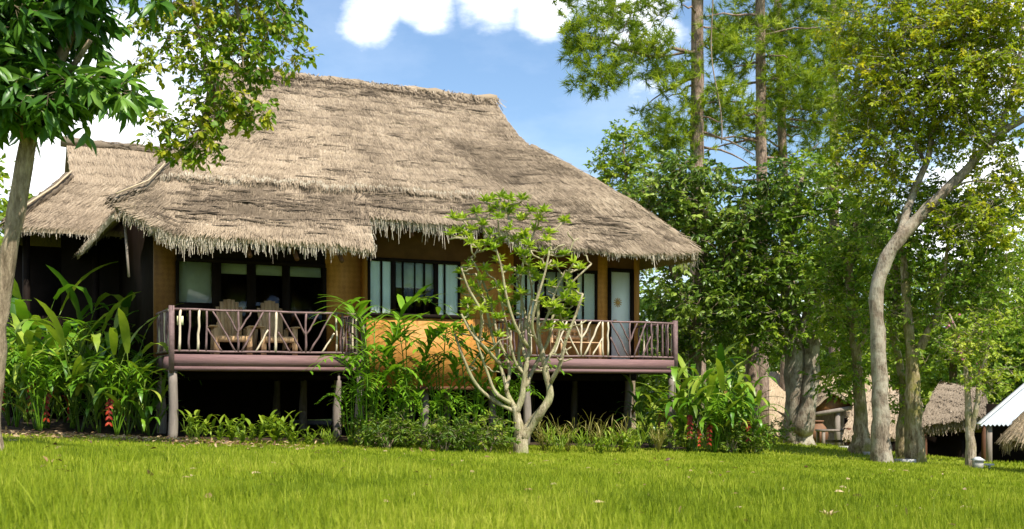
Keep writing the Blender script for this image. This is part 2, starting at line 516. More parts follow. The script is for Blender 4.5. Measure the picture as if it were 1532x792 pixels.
def roof_z(t):
    return 7.97 - .88 * (4.5 - t) + .10 * np.clip((.9 - t) / 1.5, 0, 1)


def ledge_w(s):
    return .775 + .035 * (fbm(s * .9, s * 0, 41, 3) - .45) + .05 * (vnoise(s * 9, s * 0, 42) - .5) * .35 - .012 * (s - 3) * .3


def roof_front(a, w):
    a = np.asarray(a, float); w = np.asarray(w, float)
    sl = np.interp(w, [0, .364, .75, 1], [1.64, 1.64, .06, -.92])
    sr = np.interp(w, [0, .2, .364, .55, .75, 1], [8.42, 8.44, 8.55, 9.35, 10.38, 11.38])
    s = sl + a * (sr - sl)
    e = eave_t(s)
    t_ = np.where(w < .75, 4.5 - w / .75 * 3.5, 1.0 + (w - .75) / .25 * (e - 1.0))
    z = roof_z(t_)
    z = z - .17 * sstep(6.3, 7.6, s) * sstep(.55, 1, w)
    z = z + .16 * np.sin(math.pi * np.clip((w - .364) / .636, 0, 1)) * sstep(6, 10, s)
    z = z - .05 * np.sin(math.pi * np.clip((s - 1.6) / 6.8, 0, 1)) * (1 - w)        # the ridge sags
    up = .085 * (1 - sstep(-.012, .012, w - ledge_w(s))) * (1 - .75 * sstep(5.5, 8.5, s)) * sstep(0, .05, w)
    d = (4.5 - t_) * 1.33
    saw = np.mod(d / .34 + .7 * fbm(s * .6, d * .2, 51, 2) + .25 * vnoise(s * 6, d * .5, 54), 1.0)
    up = up + .018 * saw * (fbm(s * .8, d * .8, 52, 2) + .35) + .10 * (fbm(s * .8, d * .8, 53, 3) - .45)+ .035 * (fbm(s * 6, d * 3, 55, 3) - .45)
    return np.stack([s, t_ - up * .66, z + up * .75], -1)


def roof_age_shade(a, w, p):
    s = p[..., 0]
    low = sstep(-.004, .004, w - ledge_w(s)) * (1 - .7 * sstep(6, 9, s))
    ledge_shade = np.exp(-((w - ledge_w(s) - .008) / .010) ** 2) * .26 * (1 - sstep(5.5, 7.5, s))  # shadow below the ledge, painted into the straw tone
    blotch = np.clip(fbm(s * .9 + 3, p[..., 1] * 1.6, 61, 4) - .50, 0, 1) * 1.5
    gash = np.clip(fbm(s * 1.5, p[..., 1] * 8.5, 62, 4) - .555, 0, 1) * 13.0 * (.12 + .88 * sstep(.74, .80, w) + .95 * sstep(.20, .04, w))
    gash = gash + .09 * sstep(.16, .05, w) - .22 * np.exp(-((s - 4.2) / .55) ** 2 - ((w - .05) / .035) ** 2)
    edge = .14 * sstep(.985, 1.0, w)
    cs = np.floor(s / .85 + .6 * vnoise(p[..., 1] * 2.2, s * 0, 66)); ct = np.floor(p[..., 1] / .42 + .35 * vnoise(s * 1.3, s * 0, 67))
    cell = (_h(cs, ct, 68) - .5) * .20
    return -.11 * low - ledge_shade - blotch - gash + edge + cell


mb = thatch_patch(roof_front, 420, 200, 190000, .13, seed=2, age=roof_age_shade)
# rear slope (coarser, mirrored about the ridge)


def roof_rear(a, w):
    v = roof_front(a, w); e = np.stack([v[..., 0], 9.0 - v[..., 1], v[..., 2]], -1); return e


thatch_patch(roof_rear, 80, 40, 5000, .26, seed=3, flip=True, mb=mb)


def side_left(a, w):
    t0 = 2.75 - w * 2.78; t1 = 6.25 + w * 2.0
    t_ = t0 + a * (t1 - t0); s = 1.60 - w * 2.56 + .04 * (fbm(t_ * 3, w * 9, 71) - .45)
    return np.stack([s, t_, 6.40 - w * 2.44 + .05 * (fbm(t_ * 4, w * 12, 72) - .45)], -1)


def side_right(a, w):
    t0 = 2.75 - w * 2.62; t1 = 6.25 + w * 2.62
    t_ = t0 + a * (t1 - t0); s = 8.5 + w * 2.9
    return np.stack([s, t_, 6.42 - w * 2.45 + .05 * (fbm(t_ * 4, w * 12, 74) - .45)], -1)


thatch_patch(side_left, 120, 60, 12000, .13, seed=4, mb=mb, flip=True)
thatch_patch(side_right, 80, 40, 6000, .24, seed=5, mb=mb)
rg = np.random.default_rng(91); n = 420                      # slits, lifted bundle edges and rot streaks
ga = .03 + .88 * rg.random(n); gw = np.where(rg.random(n) < .55, rg.uniform(.79, .97, n), np.where(rg.random(n) < .6, rg.uniform(.02, .17, n), rg.uniform(.2, .78, n)))
gw = np.clip(gw + .01 * rg.normal(size=n), .01, .98); gp_ = roof_front(ga, gw)
acr = unit(roof_front(np.minimum(ga + .002, 1), gw) - gp_ + 1e-9); acr[ga > .997] = (1, 0, 0)
for _ in range(3):
    mb.inst(T_STRAW, gp_ + np.array([0, -.028, .030]) + rg.normal(0, .02, (n, 3)) * np.array([4, .3, .3]), acr + rg.normal(0, .07, (n, 3)), np.tile([0, -.66, .75], (n, 1)), rg.uniform(.10, .60, n), rg.uniform(.010, .032, n), np.clip(rg.normal(-.05, .12, n), -.2, .3))
roof = mb.build('roof', M['thatch'], house)

fr = MB()
aa = np.linspace(0, 1, 500)
ep = roof_front(aa, np.ones(500)); ep[:, 2] -= .04
fringe(fr, ep, 2300, .03, .20, seed=7, spread=.10)
mk = (ep[:, 0] > 3.75) & (ep[:, 0] < 7.2)
fringe(fr, ep[mk], 300, .12, .42, seed=8, spread=.1)
mk2 = ep[:, 0] < 1.2
fringe(fr, ep[mk2], 330, .12, .34, seed=9, spread=.1)
# straw tips standing proud of the ledge line half way down
wl = ledge_w(ep[:, 0]); a_l = aa.copy()
lp = roof_front(a_l, wl - .01); ok = lp[:, 0] < 6.5
fringe(fr, lp[ok] + np.array([0, -.03, .05]), 1500, .05, .14, out=(0, -1, .3), seed=10, spread=.04)
# verge of the left skirt and its drooping corner
vp = side_left(np.zeros(60), np.linspace(.5, 1, 60)); vp[:, 2] -= .06
fringe(fr, vp, 700, .03, .09, out=(-.2, -.6, 0), seed=12, spread=.06)
le = side_left(np.linspace(0, 1, 80), np.ones(80)); fringe(fr, le, 900, .03, .12, out=(-1, 0, 0), seed=13, spread=.06)
re_ = side_right(np.linspace(0, 1, 80), np.ones(80)); fringe(fr, re_, 700, .05, .25, out=(1, 0, 0), seed=14)
fringe(fr, re_[:8], 250, .1, .3, out=(.4, -.6, 0), seed=15)
fr.build('eave_fringe', M['fringe'], roof)

# ridge cap and hip rolls
rc = MB()
rp = np.array([(s, 4.5, 7.99 - .05 * math.sin(math.pi * np.clip((s - 1.6) / 6.8, 0, 1)) + .03 * math.sin(s * 3.1)) for s in np.linspace(1.45, 8.5, 40)])
rc.tube(rp, .10 + .02 * np.sin(np.arange(40) * 1.7), 10, .25, .35, 3)
n = 2600; rg = np.random.default_rng(77)
q = rg.random(n); c = np.stack([1.4 + q * 7.15, np.full(n, 4.5), np.full(n, 8.05)], -1)
sd = rg.choice([-1, 1], n)
rc.inst(T_STRAW, c + rg.normal(0, .025, (n, 3)) + np.array([0, 0, -.03]), np.stack([rg.normal(0, .5, n), sd * .7, -np.abs(rg.normal(.6, .2, n))], -1), np.stack([rg.normal(0, .4, n), sd * .6, np.ones(n)], -1), rg.uniform(.2, .45, n), rg.uniform(.012, .025, n), np.clip(rg.normal(.4, .2, n), 0, 1))
rc.build('ridge_cap', M['thatch'], roof)


def hip_roll(pts, r, seed, nst):
    m = MB(); pts = np.array(pts, float); k = 30
    tt = np.linspace(0, 1, len(pts)); q = np.linspace(0, 1, k)
    pp = np.stack([np.interp(q, tt, pts[:, i]) for i in range(3)], -1)
    m.tube(pp, r * (1 + .12 * np.sin(np.arange(k) * 1.9)), 10, .25, .3, seed)
    rg = np.random.default_rng(seed)
    j = rg.random(nst); c = np.stack([np.interp(j, q, pp[:, i]) for i in range(3)], -1)
    d = unit(pp[-1] - pp[0])
    ang = rg.random(nst) * 6.283
    x = unit(np.cross(d, [0, 0, 1.])); y = np.cross(x, d)
    rad = np.cos(ang)[:, None] * x + np.sin(ang)[:, None] * y
    m.inst(T_STRAW, c + rad * r * .98, d + rg.normal(0, .10, (nst, 3)), rad + rg.normal(0, .3, (nst, 3)), rg.uniform(.12, .28, nst), rg.uniform(.012, .024, nst), np.clip(rg.normal(.42, .2, nst), 0, 1))
    return m


HL = [roof_front(np.array([0.0]), np.array([w]))[0] + np.array([-.05, .05, .05]) for w in (.33, .5, .7, .85, 1.0)]
tipv = side_left(np.array([0.0]), np.array([1.0]))[0]
HL2 = HL
hip_roll(HL2, .10, 21, 1800).build('hip_roll', M['thatch_old_shaded'], roof)
HRp = [roof_front(np.array([1.0]), np.array([w]))[0] + np.array([.05, .05, -.03]) for w in (.36, .5, .7, .85, .98)]
hip_roll(HRp, .10, 22, 1400).build('hip_roll', M['thatch'], roof)
pl = MB()
HB = np.array([p + np.array([.05, -.16, .10]) for p in HL])
pl.tube(HB, .013, 7, 0, .6)
pl.build('bamboo_pole', M['bamboo'], roof)
bp = MB(); bp.tube([(-.75, .3, 4.05), (-.72, .1, 3.2), (-.70, .05, 2.85)], .022, 7, .1, .3); bp.build('bamboo_pole', M['stilt'], roof)
# gable panels in the upper roof ends
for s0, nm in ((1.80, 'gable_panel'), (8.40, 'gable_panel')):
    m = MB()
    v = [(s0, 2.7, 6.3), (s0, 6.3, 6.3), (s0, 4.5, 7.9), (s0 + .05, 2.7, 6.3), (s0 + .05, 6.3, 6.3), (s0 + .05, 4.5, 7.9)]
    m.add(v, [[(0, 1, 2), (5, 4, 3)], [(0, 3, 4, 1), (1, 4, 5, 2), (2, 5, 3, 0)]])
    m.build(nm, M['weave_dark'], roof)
# barge boards left gable
for sg in (-1, 1):
    m = MB(); m.beam((1.62, 4.5, 7.86), (1.62, 4.5 + sg * 1.8, 6.28), .06, .2); m.build('barge_board', M['brownwood'], roof)

def ground_z0(s, t): return float(gz(*hw(s, t))) - .05


# --- floor, deck, underside
WT, WB = 1.6, 1.2            # wall planes: main front wall, bay front
D_TOP, D_BOT = 1.51, 1.20
fl = MB(); fl.box((-.05, WT + .1, 1.28), (10.75, 6.9, 1.50)); fl.build('floor', M['shaded_darkwood'], house)

# --- walls
def panel(lo, hi, mat, name='wall', label=None):
    m = MB(); m.box(lo, hi); return m.build(name, M[mat], house, label=label)


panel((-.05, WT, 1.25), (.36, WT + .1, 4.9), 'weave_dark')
panel((.36, WT, 3.42), (3.30, WT + .1, 4.9), 'shaded_darkwood')
panel((3.30, WT, 1.25), (4.06, WT + .1, 4.9), 'weave')
panel((6.96, WT, 1.25), (7.56, WT + .1, 4.9), 'weave')
panel((7.56, WT, 1.25), (9.70, WT + .1, 2.36), 'weave')
panel((7.56, WT, 3.56), (9.70, WT + .1, 4.9), 'brownwood')
panel((9.70, WT, 1.25), (9.96, WT + .1, 4.9), 'weave')
panel((9.96, WT, 3.64), (10.66, WT + .1, 4.9), 'brownwood')
panel((10.66, WT - .03, 1.25), (10.80, WT + .1, 4.9), 'goldwood', 'corner_post')
panel((-.05, WT + .1, 1.25), (.05, 6.9, 4.6), 'shaded_darkwood', label='side wall with its shade put into a dark wood colour')  # shade of this end painted in by the near-black wood
panel((10.65, WT + .1, 1.25), (10.75, 6.9, 4.6), 'weave')
panel((.05, 6.8, 1.25), (10.65, 6.9, 4.6), 'weave')
# bay
panel((4.06, WB, .93), (6.96, WB + .08, 2.36), 'weave', label='sunlit lower bay wall of woven bamboo')
panel((4.06, WB, 3.56), (6.96, WB + .08, 4.5), 'brownwood')
panel((6.10, WB, 2.36), (6.96, WB + .08, 3.56), 'weave')
panel((4.06, WB + .08, .93), (4.14, WT + .1, 4.5), 'weave')
panel((6.88, WB + .08, .93), (6.96, WT + .1, 4.5), 'weave')
m = MB(); m.box((4.0, WB - .04, .85), (7.0, WT + .1, .93)); m.build('beam', M['brownwood'], house)


def window(s0, s1, z0, z1, t_, half=.5):
    """three-light window: fixed curtained sides, four-pane middle with half blinds"""
    W = s1 - s0; d0, d1 = t_ - .012, t_ + .032
    fm = MB()
    fm.box((s0 - .03, d0, z1 - .05), (s1 + .03, d1, z1 + .02)); fm.box((s0 - .05, d0 - .03, z0 - .05), (s1 + .05, d1, z0 + .03))
    for c, w in ((0, .05), (.133, .035), (.262, .10), (.365, .035), (.50, .02), (.605, .035), (.735, .10), (.835, .035), (1.0, .05)):
        x = s0 + c * W; fm.box((x - w / 2, d0 + .004, z0 + .03), (x + w / 2, d1 - .004, z1 - .05))
    win = fm.build('window', M['shaded_darkwood'], house)
    g = MB(); g.box((s0, t_ + .018, z0 + .02), (s1, t_ + .026, z1 - .03)); g.build('pane', M['glass'], win)
    for a, b in ((.02, .245), (.75, .99)):
        c = MB(); xs = np.linspace(s0 + a * W, s0 + b * W, 25)
        zz = np.array([z0 + .03, z1 - .04])
        V = np.stack([np.stack([xs, t_ + .036 + .004 * np.sin(xs * 55), np.full(25, z)], -1) for z in zz], 0)
        c.grid(V); V2 = V.copy(); V2[..., 1] += .006; c.grid(V2, flip=True)
        c.build('curtain', M['curtain'], win)
    c = MB(); zm = z0 + (z1 - z0) * half
    c.box((s0 + .27 * W, t_ + .034, zm), (s0 + .73 * W, t_ + .040, z1 - .04)); c.build('blind', M['blind'], win)
    return win


window(4.10, 6.09, 2.40, 3.54, WB, .5)
window(7.60, 9.66, 2.40, 3.54, WT, .5)

# glazed balcony wall
fm = MB(); z0, z1 = 1.51, 3.42
edges = [.38, s_of(324, WT), s_of(376, WT), s_of(428, WT), 3.28]
fm.box((.36, WT - .03, z1 - .08), (3.30, WT + .07, z1)); fm.box((.36, WT - .03, z0), (3.30, WT + .07, z0 + .12))
for x, w in zip(edges, (.06, .17, .17, .15, .08)):
    fm.box((x - w / 2, WT - .025, z0 + .12), (x + w / 2, WT + .065, z1 - .08))
fm.box((edges[0] + .03, WT - .02, 2.40), (edges[1] - .085, WT + .06, 2.55))
gw = fm.build('glass_door', M['shaded_darkwood'], house)
g = MB(); g.box((.38, WT + .018, z0 + .1), (3.28, WT + .026, z1 - .06)); g.build('pane', M['glass'], gw)
b = MB(); b.box((edges[0] + .04, WT + .034, 2.55), (edges[1] - .09, WT + .040, z1 - .06)); b.build('blind', M['blind'], gw)
b = MB(); b.box((edges[1] + .09, WT + .034, 3.14), (3.22, WT + .040, z1 - .06)); b.build('blind', M['blind'], gw)

# door of the right balcony
fm = MB(); fm.box((9.96, WT - .02, 1.51), (10.05, WT + .08, 3.64)); fm.box((10.57, WT - .02, 1.51), (10.66, WT + .08, 3.64)); fm.box((10.05, WT - .02, 3.56), (10.57, WT + .08, 3.64))
dr = fm.build('door', M['shaded_darkwood'], house)
m = MB(); m.box((10.05, WT + .02, 1.52), (10.57, WT + .06, 3.56)); lf = m.build('door_leaf', M['door'], dr)
m = MB()
cz, cs = 2.86, 10.24
for k in range(12):
    a = k * math.pi / 6; m.beam((cs + .05 * math.cos(a), WT + .012, cz + .05 * math.sin(a)), (cs + .11 * math.cos(a), WT + .012, cz + .11 * math.sin(a)), .018, .01, (0, 1, 0))
m.tube([(cs, WT + .018, cz), (cs, WT + .002, cz)], .05, 16); m.build('ornament', M['brass'], dr)
m = MB(); m.tube([(10.12, WT + .01, 2.45), (10.12, WT - .03, 2.45), (10.19, WT - .03, 2.45)], .012, 8); m.build('handle', M['brass'], dr)

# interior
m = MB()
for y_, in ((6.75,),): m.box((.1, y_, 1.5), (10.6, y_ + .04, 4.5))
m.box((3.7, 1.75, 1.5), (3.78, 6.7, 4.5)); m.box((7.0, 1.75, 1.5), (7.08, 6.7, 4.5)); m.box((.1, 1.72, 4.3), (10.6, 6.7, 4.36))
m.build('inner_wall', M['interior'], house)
# roof frame visible under the eaves
for s_ in np.arange(-.4, 11.2, .85):
    t0 = float(eave_t(np.array([s_]))[0]) + .12
    te = min(3.2, 2.2 - max(0, 1.64 - s_, s_ - 8.6) / .9)
    if te < t0 + .3: continue
    m = MB(); m.tube([(s_, t0, float(roof_z(t0)) - .42), (s_, te, float(roof_z(te)) - .42)], .045, 7); m.build('rafter', M['brownwood'], roof)

def add_shade_screen(s0, t0, s1, t1):  # added dark screen that blacks out the space under the house
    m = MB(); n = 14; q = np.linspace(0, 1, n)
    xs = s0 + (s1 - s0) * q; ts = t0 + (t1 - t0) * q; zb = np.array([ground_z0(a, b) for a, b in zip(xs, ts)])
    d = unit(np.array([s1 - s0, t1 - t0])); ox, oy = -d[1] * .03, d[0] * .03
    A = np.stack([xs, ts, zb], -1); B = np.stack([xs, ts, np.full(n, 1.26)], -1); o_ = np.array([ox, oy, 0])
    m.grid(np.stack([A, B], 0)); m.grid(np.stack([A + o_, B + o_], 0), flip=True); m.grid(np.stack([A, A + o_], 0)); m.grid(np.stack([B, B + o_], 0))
    m.build('shade_screen', M['shaded_darkwood'], house)


add_shade_screen(.02, 6.74, 3.95, 6.74); add_shade_screen(5.0, 6.74, 10.7, 6.74); add_shade_screen(10.7, 1.9, 10.7, 6.7)
# --- stilts
def ground_local(s, t): return float(gz(*hw(s, t)))


for s_, t_ in [(.05, .05), (3.52, .05), (7.1, .05), (10.66, .05), (.1, 1.75), (3.6, 1.75), (5.4, 1.45), (7.1, 1.75), (10.6, 1.75), (.1, 4.3), (3.6, 4.3), (7.1, 4.3), (10.6, 4.3), (.1, 6.7), (3.6, 6.7), (7.1, 6.7), (10.6, 6.7)]:
    m = MB(); z0 = ground_local(s_, t_) - .1; zt = D_BOT + .02 if t_ < 1.6 or t_ > 0 else D_BOT
    if t_ == 1.45: zt = .86
    zz = np.linspace(z0, zt, 7); r = .085
    m.tube(np.stack([s_ + .012 * np.sin(zz * 4 + s_), t_ + 0 * zz, zz], -1), r * (1 + .08 * np.sin(zz * 5)), 8, .15, .5, int(s_ * 10))
    m.build('stilt', M['stilt'], house)
for t_ in (1.75, 4.3, 6.7):
    m = MB(); m.box((-.1, t_ - .07, 1.06), (4.0, t_ + .07, 1.25)); m.box((7.0, t_ - .07, 1.06), (10.8, t_ + .07, 1.25)); m.box((4.0, t_ + .1, 1.06), (7.0, t_ + .24, 1.25)); m.build('beam', M['shaded_darkwood'], house)


# --- balconies
def balcony(s0, s1, sticks, side_left=True, side_right=True):
    m = MB()
    ny = 12
    for k in range(ny):
        a = k * (WT - .01) / ny; m.box((s0, a, D_TOP - .035), (s1, a + WT / ny - .014, D_TOP), rnd=float(rng.random()))
    dk = m.build('balcony', M['deck'], house)
    m = MB()
    m.box((s0 - .02, -.05, D_BOT + .095), (s1 + .02, -.004, D_TOP - .004), rnd=.75); m.build('fascia', M['deck'], dk)
    m = MB()
    m.box((s0 - .02, -.054, D_BOT + .02), (s1 + .02, -.004, D_BOT + .092), rnd=.6); m.build('fascia', M['deck'], dk)
    m = MB()
    for s_ in (s0 - .02, s1 - .03): m.box((s_, -.002, D_BOT + .01), (s_ + .05, WT - .02, D_TOP - .04), rnd=.4)
    for k in range(3): m.box((s0 + .1, .3 + .5 * k, D_BOT + .02), (s1 - .1, .38 + .5 * k, D_TOP - .04), rnd=.3)
    m.build('joist_frame', M['deck'], dk)
    for s_ in (s0 + .01, s1 - .01):
        m = MB(); m.box((s_ - .043, -.06, D_BOT - .02), (s_ + .043, .035, D_TOP + .86)); m.build('post', M['rail'], dk)
    top, bot = D_TOP + .80, D_TOP + .055
    runs = [((s0, -.01), (s1, -.01))]
    if side_left: runs.append(((s0, 0), (s0, WT)))
    if side_right: runs.append(((s1, 0), (s1, WT)))
    for (a, b) in runs:
        for z, w in ((top, .045), (bot, .042)):
            m = MB(); k = 9; q = np.linspace(0, 1, k)
            pts = np.stack([a[0] + (b[0] - a[0]) * q, a[1] + (b[1] - a[1]) * q, z + .006 * np.sin(q * 17 + s0)], -1)
            m.tube(pts, w / 2, 7, .12, .6); m.build('rail', M['rail'], dk)
    for st in sticks:
        (xa, fa), (xb, fb), mat, r = st
        pa = np.array([xa, -.01, bot + fa * (top - bot)]); pb = np.array([xb, -.01, bot + fb * (top - bot)])
        q = np.linspace(0, 1, 6)[:, None]; pts = pa + (pb - pa) * q
        pts[1:-1] += rng.normal(0, .007, (4, 3)) * np.array([1, .5, 0])
        m = MB(); m.tube(pts, r * np.linspace(1.05, .9, 6), 7, .15, .5); m.build('baluster', M[mat], dk)
    for (a, b) in runs[1:]:
        for k in range(8):
            y_ = .14 + k * .19; m = MB()
            q = np.linspace(0, 1, 5); x = a[0] + rng.normal(0, .01, 5)
            m.tube(np.stack([x, np.full(5, y_) + rng.normal(0, .012, 5), bot + (top - bot) * q], -1), .02, 6, .1, .5)
            m.build('baluster', M['palestick' if k % 3 == 0 else 'rail'], dk)
    return dk


def sx(px): return float(s_of(px, 0.0))


RR, PP = 'rail', 'palestick'
LB = [((sx(268), 0), (sx(270), 1), PP, .024), ((sx(283), 0), (sx(284), 1), RR, .020), ((sx(296), 0), (sx(298), 1), PP, .024), ((sx(308), 0), (sx(309), 1), RR, .020),
      ((sx(332), 0), (sx(310), .55), RR, .018), ((sx(352), 0), (sx(317), 1), RR, .018), ((sx(356), 0), (sx(356), 1), RR, .022), ((sx(355), .48), (sx(338), 1), RR, .017), ((sx(357), .48), (sx(376), 1), RR, .017),
      ((sx(361), 0), (sx(394), 1), RR, .019), ((sx(382), 0), (sx(401), .55), PP, .017), ((sx(403), 0), (sx(403), 1), RR, .017), ((sx(412), 0), (sx(413), 1), PP, .026),
      ((sx(434), 0), (sx(416), .5), RR, .018), ((sx(452), 0), (sx(418), 1), RR, .018), ((sx(457), 0), (sx(458), 1), RR, .022), ((sx(456), .45), (sx(440), 1), RR, .018), ((sx(458), .45), (sx(477), 1), RR, .018),
      ((sx(463), 0), (sx(496), 1), RR, .019), ((sx(481), 0), (sx(500), .5), PP, .017), ((sx(503), 0), (sx(503), 1), PP, .018), ((sx(512), 0), (sx(512), 1), RR, .022), ((sx(524), 0), (sx(524), 1), RR, .02), ((sx(534), 0), (sx(533), 1), PP, .02)]
RB = [((sx(794), 0), (sx(794), 1), PP, .022), ((sx(803), 0), (sx(803), 1), RR, .022), ((sx(812), 0), (sx(830), 1), PP, .02), ((sx(828), 0), (sx(848), 1), PP, .02), ((sx(850), 0), (sx(838), .5), PP, .018), ((sx(866), 0), (sx(840), 1), PP, .019), ((sx(869), 0), (sx(869), 1), PP, .023),
      ((sx(869), .5), (sx(859), 1), PP, .018), ((sx(870), .5), (sx(884), 1), PP, .02), ((sx(873), 0), (sx(898), 1), PP, .022), ((sx(886), 0), (sx(902), .55), PP, .018), ((sx(902), 0), (sx(901), 1), PP, .023), ((sx(909), 0), (sx(909), 1), PP, .022),
      ((sx(927), 0), (sx(913), .55), RR, .018), ((sx(940), 0), (sx(913), 1), RR, .018), ((sx(942), 0), (sx(942), 1), RR, .021), ((sx(941), .45), (sx(927), 1), RR, .019), ((sx(943), .45), (sx(953), 1), RR, .018),
      ((sx(948), 0), (sx(966), 1), RR, .02), ((sx(960), 0), (sx(973), .6), RR, .018), ((sx(975), 0), (sx(974), 1), RR, .02), ((sx(983), 0), (sx(983), 1), RR, .02), ((sx(991), 0), (sx(991), 1), RR, .02), ((sx(999), 0), (sx(999), 1), RR, .02)]
balcony(0.0, 3.58, LB)
balcony(7.05, 10.72, RB)


# --- furniture on the balconies
def lounge_chair(s, t_, label):
    x, y = hw(s, t_)
    o = thing('garden_chair', label, 'chair', (float(x), float(y), D_TOP), YAW + float(rng.normal(0, .05)), 'slatted wooden chairs on the left balcony')
    m = MB()
    for k in range(7):                                  # fan of back slats
        a = (k - 3) / 3.0; h = .86 + .24 * math.sqrt(max(0, 1 - .86 * a * a))
        m.beam((a * .175, .16, .30), (a * .215, .40, h), .068, .02, (0, 1, .25), rnd=float(rng.random()))
    m.beam((-.24, .335, .62), (.24, .335, .62), .03, .05); m.build('backrest', M['chairwood'], o)
    m = MB()
    for k in range(6): m.box((-.27, -.36 + k * .093, .35 - k * .017), (.27, -.28 + k * .093, .37 - k * .017), rnd=float(rng.random()))
    m.box((-.28, -.385, .25), (.28, -.363, .36)); m.build('seat', M['chairwood'], o)
    for sg in (-1, 1):
        m = MB(); m.box((sg * .35 - .065, -.40, .535), (sg * .35 + .065, .32, .56)); m.build('armrest', M['chairwood'], o)
        m = MB(); m.box((sg * .30 - .05, -.36, 0), (sg * .30 + .05 * 1, -.335, .534)); m.build('leg', M['chairwood'], o)
        m = MB(); m.beam((sg * .30, .28, .53), (sg * .30, .48, .0), .09, .025, (0, 1, 0)); m.beam((sg * .295, -.33, .30), (sg * .295, .46, .05), .022, .1); m.build('leg', M['chairwood'], o)
    return o


lounge_chair(s_of(346, .85), .85, 'slatted wooden lounge chair nearer the hanging card and balcony corner')
lounge_chair(s_of(411, .85), .85, 'slatted wooden lounge chair nearer the orange woven wall')
x, y = hw(s_of(862, .9), .9)
o = thing('bench', 'low slatted wooden bench below the window on the right balcony', 'bench', (float(x), float(y), D_TOP), YAW)
m = MB()
for k in range(5): m.box((-.5, -.25 + k * .1, .36), (.5, -.17 + k * .1, .385), rnd=float(rng.random()))
m.build('seat', M['chairwood'], o)
m = MB(); m.box((-.52, .26, .62), (.52, .285, .72)); m.box((-.52, .26, .46), (.52, .285, .54))
for k in range(9): m.box((-.46 + k * .11, .262, .54), (-.42 + k * .11, .282, .62))
m.build('backrest', M['chairwood'], o)
for sx_ in (-.47, .47):
    for sy_, h in ((-.22, .359), (.27, .62)):
        m = MB(); m.box((sx_ - .03, sy_ - .03, 0), (sx_ + .03, sy_ + .03, h)); m.build('leg', M['chairwood'], o)
# card hanging by the left corner post
x, y = hw(.17, .04)
o = thing('hanging_card', 'small pale yellow card hanging from the rail by the left corner post', 'card', (float(x), float(y), 2.05), YAW)
m = MB(); m.box((-.055, -.005, -.02), (.055, .005, .14)); m.build('card', M['card'], o)
m = MB(); m.tube([(0, 0, .14), (.01, 0, .2), (0, 0, .26)], .004, 5); m.build('string', M['bamboo'], o)

# ------------------------------------------------------------------ ANNEX behind
annex = thing('thatched_annex', 'smaller thatched building half hidden behind the left end of the bungalow', 'house', (HA[0], HA[1], 0), YAW)


def annex_front(a, w):
    sl = np.interp(w, [0, .45, 1], [-1.07, -1.07, -2.45]); sr = 6.5 + 0 * w
    s = sl + a * (sr - sl); t_ = 8.5 - w * 2.75 + .06 * (fbm(s * 2, s * 0, 81) - .45) * w
    z = 6.80 - w * 2.55 + .12 * w * w + .09 * (fbm(s * .9, w * 3, 82, 3) - .45) + .03 * (fbm(s * 6, w * 9, 83, 3) - .45)
    d = w * 3.7; z = z + .025 * np.mod(d / .45 + .5 * fbm(s * .6, d * .2, 84, 2), 1.0)
    return np.stack([s, t_, z], -1)


def annex_age(a, w, p):
    return -np.clip(fbm(p[..., 0] * .9, w * 6, 85, 3) - .55, 0, 1) * .8 - .1 * sstep(.6, 1, w)


mb = thatch_patch(annex_front, 140, 80, 26000, .13, seed=31, age=annex_age)
thatch_patch(lambda a, w: annex_front(a, w) * np.array([1, -1, 1]) + np.array([0, 17.0, 0]), 40, 20, 1500, .24, seed=32, flip=True, mb=mb)


def annex_side(a, w):
    t0 = 7.26 - w * 1.5; t1 = 9.74 + w * 1.5; t_ = t0 + a * (t1 - t0)
    return np.stack([-1.07 - w * 1.40 + 0 * t_, t_, 5.6 - w * 1.40 + .04 * (fbm(t_ * 4, w * 9, 86) - .45)], -1)


thatch_patch(annex_side, 40, 30, 3000, .2, seed=33, flip=True, mb=mb)
ar = mb.build('roof', M['thatch'], annex)
m = MB(); ep = annex_front(np.linspace(0, 1, 120), np.ones(120)); ep[:, 2] -= .06
fringe(m, ep, 900, .02, .12, seed=34, spread=.08); m.build('eave_fringe', M['fringe'], ar)
AH = [annex_front(np.array([0.]), np.array([w]))[0] + np.array([-.03, 0, .04]) for w in (.42, .6, .8, 1)]
hip_roll(AH, .11, 35, 700).build('hip_roll', M['thatch_old_shaded'], ar)
m = MB(); m.tube(np.array(AH) + np.array([.05, -.14, .1]), .02, 6); m.build('bamboo_pole', M['bamboo'], ar)
hip_roll([(-1.2, 8.5, 6.82), (2, 8.5, 6.78), (6.5, 8.5, 6.8)], .12, 36, 1200).build('ridge_cap', M['thatch_old_shaded'], ar)
m = MB(); s0 = -.80; m.add([(s0, 7.2, 5.4), (s0, 9.8, 5.4), (s0, 8.5, 6.7), (s0 + .05, 7.2, 5.4), (s0 + .05, 9.8, 5.4), (s0 + .05, 8.5, 6.7)], [[(0, 1, 2), (5, 4, 3)], [(0, 3, 4, 1), (1, 4, 5, 2), (2, 5, 3, 0)]])
m.build('gable_panel', M['shaded_darkwood'], ar)
m = MB(); m.box((-2.35, 6.95, .1), (-1.3, 7.05, 4.1)); m.box((-1.3, 6.95, .1), (6, 7.05, 4.9)); m.build('wall', M['shaded_darkwood'], annex)  # near-black wall, shade under the annex eave put into its colour
m = MB(); m.box((-2.35, 7.05, .1), (-2.25, 10.6, 4.0)); m.build('wall', M['shaded_darkwood'], annex)
m = MB(); m.box((-2.35, 10.6, .1), (6, 10.7, 4.0)); m.build('wall', M['shaded_darkwood'], annex)
for s_ in (-2.05, -.6):
    m = MB(); z0 = ground_local(s_, 6.5) - .1; m.tube([(s_, 6.5, z0), (s_, 6.5, 4.4)], .08, 8, .1); m.build('post', M['shaded_darkwood'], annex)

